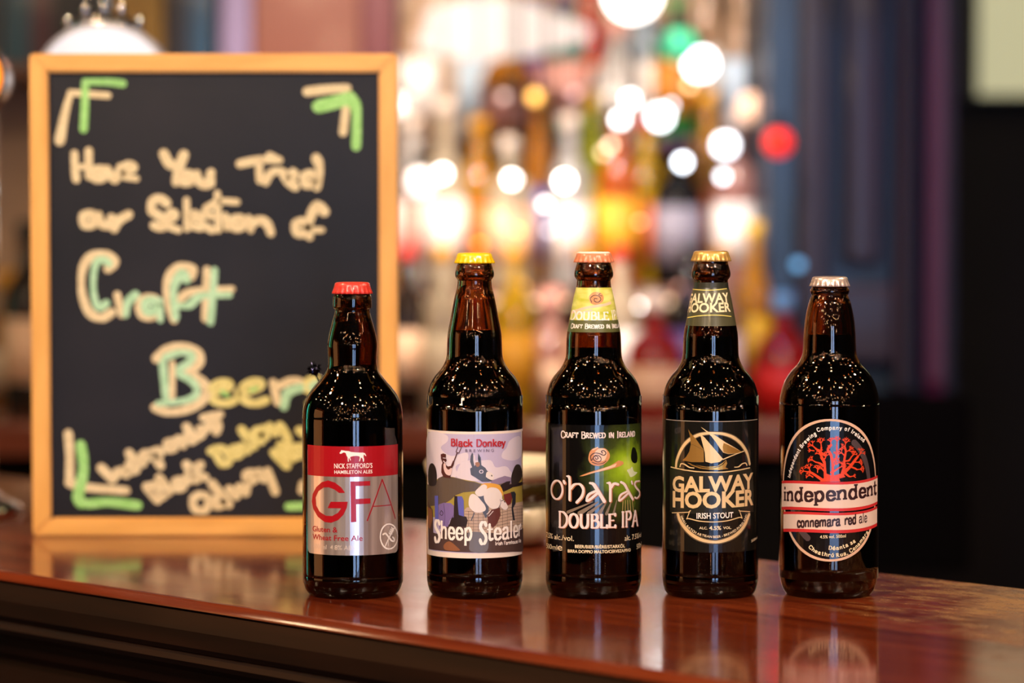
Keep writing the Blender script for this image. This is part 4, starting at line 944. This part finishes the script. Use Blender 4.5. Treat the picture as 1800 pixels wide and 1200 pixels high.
# ------------------------------------------------------------------ beer taps behind the chalkboard
chrome = mat('chrome', 'd8d4d0', .1, 1); black_pl = mat('black_plastic', '141214', .3)
def tap(label, px, D, badge_m, wpx, top_y, rim_m, tilt):
    sc = D/F; base = at(px, 900, D); zt = at(px, top_y, D).z - BAR; R = wpx*sc/2
    t = thing('beer_tap', label, 'beer tap', (base.x, D, BAR))
    bm = bmesh.new(); lathe(bm, [(0, 0), (.05, 0), (.05, .006), (.034, .014), (.026, .02), (.024, .2), (.03, .22), (.03, zt-R*1.2), (0, zt-R*1.2)], 40); mesh_obj('column', bm, chrome, t, True)
    bm = bmesh.new()
    def oval_disc(bm, rx, rz, y0, y1, zc):
        n = 48; f = [bm.verts.new((rx*math.cos(2*PI*k/n), y0, zc + rz*math.sin(2*PI*k/n))) for k in range(n)]
        f2 = [bm.verts.new((rx*.96*math.cos(2*PI*k/n), y0-.003, zc + rz*.96*math.sin(2*PI*k/n))) for k in range(n)]
        g = [bm.verts.new((v.co.x, y1, v.co.z)) for v in f]
        bm.faces.new(f2); bm.faces.new(g[::-1])
        for k in range(n):
            j = (k+1) % n; bm.faces.new((f[k], f[j], g[j], g[k])); bm.faces.new((f2[k], f2[j], f[j], f[k]))
    oval_disc(bm, R*1.0, R*.86, -.03, 0, zt - R*.86); mesh_obj('rim', bm, rim_m, t)
    bm = bmesh.new(); oval_disc(bm, R*.92, R*.78, -.034, -.03, zt - R*.86); mesh_obj('badge', bm, badge_m, t)
    return t, zt, R
white_badge = mat('white_lit_badge', 'b8b8c0', .3, emit='f4f4ff', es=.55)
t1, zt, R = tap('round white lit beer tap badge with chrome fittings behind top of the chalkboard', 193, 2.72, white_badge, 236, 42, mat('white_rim', 'a8a8b4', .3, coat=.3), 0)
bm = bmesh.new(); lathe(bm, [(0, zt-.01), (.028, zt-.01), (.032, zt-.001), (.024, zt+.006), (.012, zt+.009), (0, zt+.01)], 32); mesh_obj('crown', bm, chrome, t1, True)
for a in range(5):
    bm = bmesh.new(); x = -.034 + .017*a; z = zt + (.0, .012, .014, .012, .0)[a]
    lathe(bm, [(0, z-.012), (.0035, z-.012), (.0035, z+.004), (.0025, z+.007), (0, z+.008)], 16, off=(x, -.02)); mesh_obj('chrome_bolt', bm, chrome, t1, True)
bm = bmesh.new(); lathe(bm, [(0, zt+.012), (.0055, zt+.012), (.0052, zt+.06), (.009, zt+.09), (.009, zt+.15), (0, zt+.155)], 24); mesh_obj('handle', bm, mat('pale_blue_handle', 'a8bccc', .15, .3), t1, True)
t2, zt2, R2 = tap('amber lit beer tap badge with chrome rim at the left edge', -56, 2.62, mat('amber_lit_badge', 'ff9a20', .3, emit='ff9010', es=1.1), 168, 66, chrome, 0)
bm = bmesh.new(); lathe(bm, [(0, zt2-.01), (.01, zt2-.01), (.008, zt2+.05), (.012, zt2+.1), (0, zt2+.11)], 20); mesh_obj('handle', bm, black_pl, t2, True)

# ------------------------------------------------------------------ back bar: cabinet, shelves, glow globes
pan = at
def shelf_z(y, D): return at(900, y, D).z
CZ = BAR - .005                                        # counter top of the back bar
cw = vary(mat('mahogany_counter', '7a4030', .18, coat=.5), '6a3426', '8a4c3a', (.6, 6, 6), 5)
cab_in = vary(mat('cream_back_panel', 'b09078', .45), 'a08068', 'bf9e84', noise=3)
xl, xr = -.95, at(1345, 400, 4.5).x
backbar = thing('back_counter', 'mahogany back counter with dark cupboards behind the bar', 'counter', (0, 4.3, 0))
def bpart(name, lo, hi, m, bev=.003, parent=None):
    bm = bmesh.new(); box(bm, lo, hi, bev); o = mesh_obj(name, bm, m, parent)
    if parent: o.location = -parent.location
    return o
xc = at(1400, 400, 3.86).x
bpart('counter_top', (-1.9, 3.86, CZ-.05), (xc, 4.85, CZ), cw, .01, backbar)
bpart('lower_cabinet', (-1.85, 3.93, 0), (xc, 4.84, CZ-.0505), mat('dark_cupboard', '080504', .7, spec=.08), .003, backbar)
def st(name, lo, hi, m, bev=.003):
    o = bpart(name, lo, hi, m, bev); o['kind'] = 'structure'; return o
st('wall_panel', (-1.95, 4.86, 0), (xr+.02, 4.9, 2.9), cab_in)
S2, S3, S4 = 1.262, 1.50, shelf_z(118, 4.6)
shelf_m = mat('shelf_wood', '6a4028', .35, coat=.3)
led = mat('led_strip', 'fff0d8', .4, emit='ffdcae', es=2.2)
x2 = at(700, 100, 4.5).x
for z, d0, xa, xb, lb, lit in ((S2, 4.42, x2-.35, xr, 'lit wooden shelf holding the middle row of spirit bottles', 1), (S3, 4.60, x2-.02, xr, 'wooden shelf holding the upper row of spirit bottles', 0), (S4, 4.5, -1.6, x2-.03, 'high wooden shelf behind the chalkboard holding painted boards', 0)):
    sh = thing('wall_shelf', lb, 'shelf', ((xa+xb)/2, 4.85, z))
    bpart('board', (xa, d0, z-.018), (xb, 4.855, z), shelf_m, .003, sh)
    if lit: bpart('led_strip', (xa+.02, d0+.06, z-.028), (xb-.02, d0+.085, z-.0182), led, 0, sh)

# bottle shapes
SHAPES = {
 'round': [(0,0),(.036,0),(.038,.004),(.038,.17),(.034,.195),(.016,.225),(.0135,.235),(.0135,.285),(.0155,.287),(.0155,.30),(0,.30)],
 'square': [(0,0),(.04,0),(.042,.004),(.042,.165),(.038,.18),(.018,.192),(.0145,.2),(.0145,.245),(.017,.247),(.017,.26),(0,.26)],
 'wine': [(0,0),(.035,0),(.037,.004),(.037,.18),(.030,.205),(.0165,.24),(.014,.26),(.014,.31),(.0155,.312),(.0155,.325),(0,.325)],
 'squat': [(0,0),(.046,0),(.05,.006),(.052,.09),(.045,.125),(.02,.15),(.0155,.16),(.0155,.195),(.02,.197),(.02,.215),(0,.217)],
 'slim': [(0,0),(.029,0),(.031,.004),(.031,.2),(.026,.23),(.0135,.265),(.0125,.28),(.0125,.325),(.0145,.327),(.0145,.345),(0,.345)],
}
SM = {}
def shape_mesh(kind):
    if kind in SM: return SM[kind]
    P = SHAPES[kind]; n = 4 if kind == 'square' else 28; cut = len(P)-4
    def mk(name, prof, n=28):
        bm = bmesh.new(); lathe(bm, prof, n); bmesh.ops.recalc_face_normals(bm, faces=bm.faces)
        me = bpy.data.meshes.new(name); bm.to_mesh(me); bm.free()
        for q in me.polygons: q.use_smooth = True
        me.materials.append(None); return me
    body = mk('bottle_body', P[:cut+1] + [(0, P[cut][1])]); r, h = P[4 if kind == 'squat' else 3]
    r = P[3][0]; h = P[3][1] if kind != 'squat' else .09
    lab_ = mk('bottle_label', [(r+.0006, h*.25), (r+.0014, h*.25), (r+.0014, h*.85), (r+.0006, h*.85), (r+.0006, h*.25)] if kind != 'squat' else [(r+.0002, .02), (r+.0016, .02), (r+.002, .085), (r+.0006, .085)])
    z0, z1 = P[cut][1]-.012, P[-1][1]; rc = P[cut+1][0]
    cap_ = mk('bottle_cap', [(rc+.0004, z0), (rc+.0014, z0), (rc+.0014, z1), (0, z1+.001)], 20)
    SM[kind] = (body, lab_, cap_); return SM[kind]
def spirit_glass(name, col, rough=.12):
    if name in MATS: return MATS[name]
    m = bpy.data.materials.new(name); m.use_nodes = True; nt = m.node_tree; N = nt.nodes; Lk = nt.links
    N.remove(N['Principled BSDF']); out = N['Material Output']
    d = N.new('ShaderNodeBsdfDiffuse'); t = N.new('ShaderNodeBsdfTranslucent'); g = N.new('ShaderNodeBsdfGlossy')
    d.inputs[0].default_value = t.inputs[0].default_value = (*lin(col), 1); g.inputs['Roughness'].default_value = rough
    m1 = N.new('ShaderNodeMixShader'); m1.inputs[0].default_value = .6; Lk.new(d.outputs[0], m1.inputs[1]); Lk.new(t.outputs[0], m1.inputs[2])
    fr = N.new('ShaderNodeFresnel'); fr.inputs[0].default_value = 1.5; m2 = N.new('ShaderNodeMixShader')
    Lk.new(fr.outputs[0], m2.inputs[0]); Lk.new(m1.outputs[0], m2.inputs[1]); Lk.new(g.outputs[0], m2.inputs[2]); Lk.new(m2.outputs[0], out.inputs[0])
    MATS[name] = m; return m
CN = {'grey': '827c8c', 'amber': 'd08424', 'clear': 'e8e4e4', 'cream': 'ecd8bc', 'dark brown': '2a140c', 'green': '3c9a4a', 'lime': 'b8c01c', 'blue': '2448c0', 'sky blue': '78b4e0', 'red': 'd01c18', 'gold': 'e8a428', 'black': '100c10', 'white': 'f4ecea', 'orange': 'e8701c', 'pink': 'd89a90', 'violet': '4a2a6a', 'yellow': 'f0c020', 'teal': '3a9c90', 'peach': 'eac0a0', 'pale blue': 'bccfe4'}
def back_bottle(px, D, zbase, kind, col, lcol, ccol, where, hs=1.0):
    x = at(px, 500, D).x
    t = thing('spirit_bottle', f'{col} bottle, {lcol} label, {ccol} cap, {where}', 'bottle', (x, D, zbase), 'spirit bottles on the back bar')
    me = shape_mesh(kind)
    for nm, m_, mm_ in (('body', me[0], spirit_glass('spirit_'+col, CN[col])), ('label', me[1], mat('paper_'+lcol, CN[lcol], .5)), ('cap', me[2], mat('cap_'+ccol, CN[ccol], .3, coat=.3))):
        o = bpy.data.objects.new(nm, m_); COL.objects.link(o); o.parent = t
        o.material_slots[0].link = 'OBJECT'; o.material_slots[0].material = mm_
    t.scale = (hs, hs, hs)
    return t
ORD = ['first', 'second', 'third', 'fourth', 'fifth', 'sixth', 'seventh', 'eighth', 'ninth', 'tenth', 'eleventh', 'twelfth', 'thirteenth', 'fourteenth', 'fifteenth', 'sixteenth', 'seventeenth']
low = [(640,'squat','amber','dark brown','black'),(716,'round','dark brown','peach','red'),(778,'round','cream','cream','gold'),(838,'squat','amber','cream','red'),(905,'round','yellow','gold','gold'),(968,'squat','pink','peach','pink'),(1030,'round','dark brown','peach','gold'),(1090,'round','cream','white','red'),(1150,'squat','red','peach','white'),(1212,'round','black','violet','black'),(1268,'round','peach','white','gold'),(1326,'slim','gold','yellow','yellow'),(1376,'squat','red','red','sky blue')]
mid = [(665,'wine','amber','white','red'),(722,'round','white','pink','white'),(782,'wine','cream','white','white'),(842,'round','gold','orange','gold'),(898,'square','cream','peach','white'),(948,'slim','amber','blue','gold'),(1000,'round','clear','white','white'),(1040,'slim','lime','lime','yellow'),(1086,'wine','orange','gold','dark brown'),(1134,'round','yellow','orange','red'),(1190,'square','black','grey','violet'),(1244,'slim','gold','orange','gold'),(1292,'round','pink','white','white'),(1340,'wine','peach','yellow','white'),(1384,'round','red','red','sky blue')]
hi = [(735,'round','peach','white','white'),(838,'wine','pale blue','pale blue','dark brown'),(893,'squat','amber','pink','gold'),(940,'round','blue','violet','yellow'),(990,'square','teal','pink','violet'),(1036,'round','red','orange','red'),(1082,'squat','white','white','pink'),(1132,'round','pale blue','white','violet'),(1188,'square','green','amber','green'),(1240,'slim','peach','white','peach'),(1300,'round','peach','pale blue','peach')]
for name, row, D, z, hs in (('counter', low, 4.08, CZ, .78), ('middle shelf', mid, 4.4975, S2, .9), ('upper shelf', hi, 4.69, S3, .88)):
    for i, (px, k, c_, l_, cc) in enumerate(row):
        back_bottle(px, D + (.052 if name != 'middle shelf' else .0375)*(1 if i % 2 else -1), z + .0005, k, c_, l_, cc, f'{ORD[i]} from left on the {name}', hs)

# glowing globes added for the blurred lights and glints among the bottles
def bulb(px, py, D, r, col, s, label, group, cat='lamp'):
    p_ = at(px, py, D); key = f'lamp_{col}_{s}'
    t = thing('glow_globe', label, cat, tuple(p_), group)
    bm = bmesh.new(); ball(bm, (0, 0, 0), r, 16, 10); mesh_obj('globe', bm, mat(key, col, .3, emit=col, es=s), t, True)
    bm = bmesh.new(); lathe(bm, [(0, r*.9), (r*.45, r*.85), (r*.5, r*1.6), (r*.2, r*1.8), (0, r*1.8)], 12); tube(bm, [(0, 0, r*1.7), (0, 0, RZ - p_.z)], .0012, 5); mesh_obj('holder', bm, cord_m, t)
    return t
LB = [ # px, py, radius mm, colour, strength
 (1112,-12,40,'fff6f0',6),(1231,112,22,'f8f8ff',9),(1195,80,26,'3cc890',.75),(1212,150,9,'ffc890',3),
 (1160,205,16,'f4fbff',8),(1108,175,14,'f4f8ff',5),(1090,210,14,'ffffff',5),(1275,255,16,'f4f8ff',6),(1200,285,14,'eef6ff',5),(1270,310,9,'f4f6ff',5),(1322,190,24,'e8b898',.9),
 (900,315,13,'fff8f0',9),(992,318,15,'fff8f0',10),(778,305,13,'fffaf6',7),(958,358,8,'fff0e0',6),(740,320,20,'f8ece8',2.5),(912,405,7,'f0a850',5),(965,405,7,'d8ccd4',3),(843,430,7,'f0a040',4),
 (712,472,8,'fff8ec',9),(1120,538,8,'fff4ec',14),(1368,250,20,'ff2a18',1.1),(1125,390,6,'e89a6a',4),(975,515,12,'e88a7a',1.6),(915,505,12,'f0b050',2.0),(700,185,16,'f0e4de',2),(1073,255,8,'ffd8b8',4),(1060,268,8,'f0cca0',3),(940,170,15,'f8c060',1.6),(905,645,12,'f4ecb0',3.5),(1330,480,7,'e0b088',3),(1090,440,8,'e0a080',3),(1195,505,8,'b08078',1.6),(1232,520,8,'b08078',1.2),(1010,165,10,'c8a4a4',1.4),(885,170,10,'c8a8a0',1.4),(1180,185,7,'f0f4ff',4),(1403,465,12,'68a8d8',.8)]
def cname(c):
    r, g, b = [int(c[i:i+2], 16) for i in (0, 2, 4)]
    if c == '3cc890': return 'green'
    if c == 'ff2a18': return 'red'
    if c == '68a8d8': return 'blue'
    if min(r, g, b) > 220: return 'white'
    if r > 225 and b < 110: return 'amber'
    return 'pale pink' if b > 150 and r > 190 and g < 200 else 'dim peach'
CNT = {}; PLACED = []
for px, py, r, c_, s in sorted(LB):
    n_ = cname(c_); CNT[n_] = CNT.get(n_, 0) + 1; k_ = CNT[n_]
    tot = sum(cname(q[3]) == n_ for q in LB)
    o_ = (ORD + ['eighteenth', 'nineteenth', 'twentieth', 'last'])[k_-1]
    D_ = 4.36 if px < 1345 else 4.04
    while any(abs(q[0]-px) < 45 and abs(q[1]-D_) < .05 for q in PLACED) and D_ > 3.95: D_ -= .055
    PLACED.append((px, D_))
    bulb(px, py, D_, (r*.62 if r < 16 else r)/1000, c_, s*(2.0 if r < 16 else 1), (f'{n_} round lamp, {o_} {n_} one from the left, among the back bar bottles' if tot > 1 else f'the only {n_} added glow globe among the back bar bottles'), 'added glow globes among the back bar bottles')
# big white oval light sign
sg = at(872, 52, 4.40); os_ = thing('oval_sign', 'large white oval sign lit at the top behind the bottles', 'sign', tuple(sg))
bm = bmesh.new(); n = 60
f = []; g = []
for k in range(n):
    a = 2*PI*k/n; rr = 1 + .10*math.cos(3*a+.6) + .05*math.cos(5*a)
    f.append(bm.verts.new((.128*rr*math.cos(a), 0, .046*rr*math.sin(a)))); g.append(bm.verts.new((.128*rr*math.cos(a), .03, .046*rr*math.sin(a))))
bm.faces.new(f); bm.faces.new(g[::-1])
for k in range(n): bm.faces.new((f[k], f[(k+1) % n], g[(k+1) % n], g[k]))
mesh_obj('lit_face', bm, mat('sign_white', 'a8a0a0', .4, emit='f6ecec', es=.3), os_)
bm = bmesh.new(); tube(bm, [(-.06, .015, .03), (-.06, .015, RZ-sg.z)], .003, 6); tube(bm, [(.06, .015, .03), (.06, .015, RZ-sg.z)], .003, 6); mesh_obj('hanger', bm, chrome, os_)

# ------------------------------------------------------------------ panelled column on the right
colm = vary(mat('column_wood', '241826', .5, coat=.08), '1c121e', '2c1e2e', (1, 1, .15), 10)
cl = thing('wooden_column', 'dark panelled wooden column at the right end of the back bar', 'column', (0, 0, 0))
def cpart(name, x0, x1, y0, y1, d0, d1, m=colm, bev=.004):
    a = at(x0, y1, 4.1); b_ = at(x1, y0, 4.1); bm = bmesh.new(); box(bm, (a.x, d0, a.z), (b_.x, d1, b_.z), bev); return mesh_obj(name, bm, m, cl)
cpart('core', 1352, 1700, -900, 1000, 4.16, 4.6, mat('teal_light_tint', '06243c', .5, coat=.1))  # blue lamplight put into the colour of the core
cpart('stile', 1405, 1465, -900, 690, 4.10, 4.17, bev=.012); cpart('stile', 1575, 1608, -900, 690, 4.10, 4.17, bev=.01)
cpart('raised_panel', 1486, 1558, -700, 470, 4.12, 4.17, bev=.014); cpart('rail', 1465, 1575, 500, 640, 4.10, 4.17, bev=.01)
cpart('half_round', 1622, 1672, -900, 700, 4.085, 4.17, mat('magenta_light_tint', '4a1034', .45, coat=.15), bev=.028)  # magenta light on this edge put into its colour
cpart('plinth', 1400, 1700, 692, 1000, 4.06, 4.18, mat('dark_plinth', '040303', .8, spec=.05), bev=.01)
# lit panel on the dark wall at the far right
wp = structure('window_1', (at(1716, 0, 5.0).x, 5.1, at(900, 172, 5.1).z), (1.5, 5.16, 2.3), mat('window_frame_dark', '181410', .5))
bm = bmesh.new(); a = at(1722, 166, 5.08); box(bm, (a.x, 5.085, a.z), (1.46, 5.1, 2.26)); mesh_obj('glass_pane', bm, mat('lit_yellow_pane', 'c8c49a', .4, emit='d6d2a4', es=.62), wp)

# ------------------------------------------------------------------ left: tall boards on the back wall above the chalkboard
stripes = [(-40,18,'1a1418'),(22,74,'1f4a5a'),(76,112,'4a1c28'),(114,203,'121014'),(205,302,'a07828'),(310,346,'1c1c2c'),(348,386,'0e3c5c'),(400,452,'7a6a90'),(455,640,'6a3424'),(642,700,'5a1c26')]
nm = {'1a1418':'black','121014':'wide black','1f4a5a':'dull blue','4a1c28':'maroon','a07828':'gold','1c1c2c':'navy','0e3c5c':'teal blue','7a6a90':'lilac','6a3424':'rust brown','5a1c26':'wine red'}
for x0, x1, c_ in stripes:
    a = at(x0, 300, 4.7); b_ = at(x1, 300, 4.7); bm = bmesh.new(); d = random.uniform(0, .03)
    box(bm, (-(b_.x-a.x)/2, 0, 0), ((b_.x-a.x)/2, .03, .6), .003)
    o = mesh_obj('painted_board', bm, mat('board_'+c_, c_, .4, coat=.2)); o.location = ((a.x+b_.x)/2, 4.58+d, S4+.0005)
    tag(o, f'tall {nm[c_]} painted board standing on the high shelf above the chalkboard', 'board')
light('left_spotlight', 'SPOT', (-.6, 3.3, 2.7), (-.6, 4.6, 1.5), 12, (1, .85, .7), .05, math.radians(50), .7)
# things on the back counter seen left of the chalkboard
for px, kind, c_, l_, cc, w_ in ((14,'squat','amber','cream','gold','nearer the left picture edge'),(48,'round','dark brown','peach','black','beside the chalkboard frame')):
    back_bottle(px, 4.3 if px < 30 else 4.12, CZ+.0005, kind, c_, l_, cc, w_, .9)
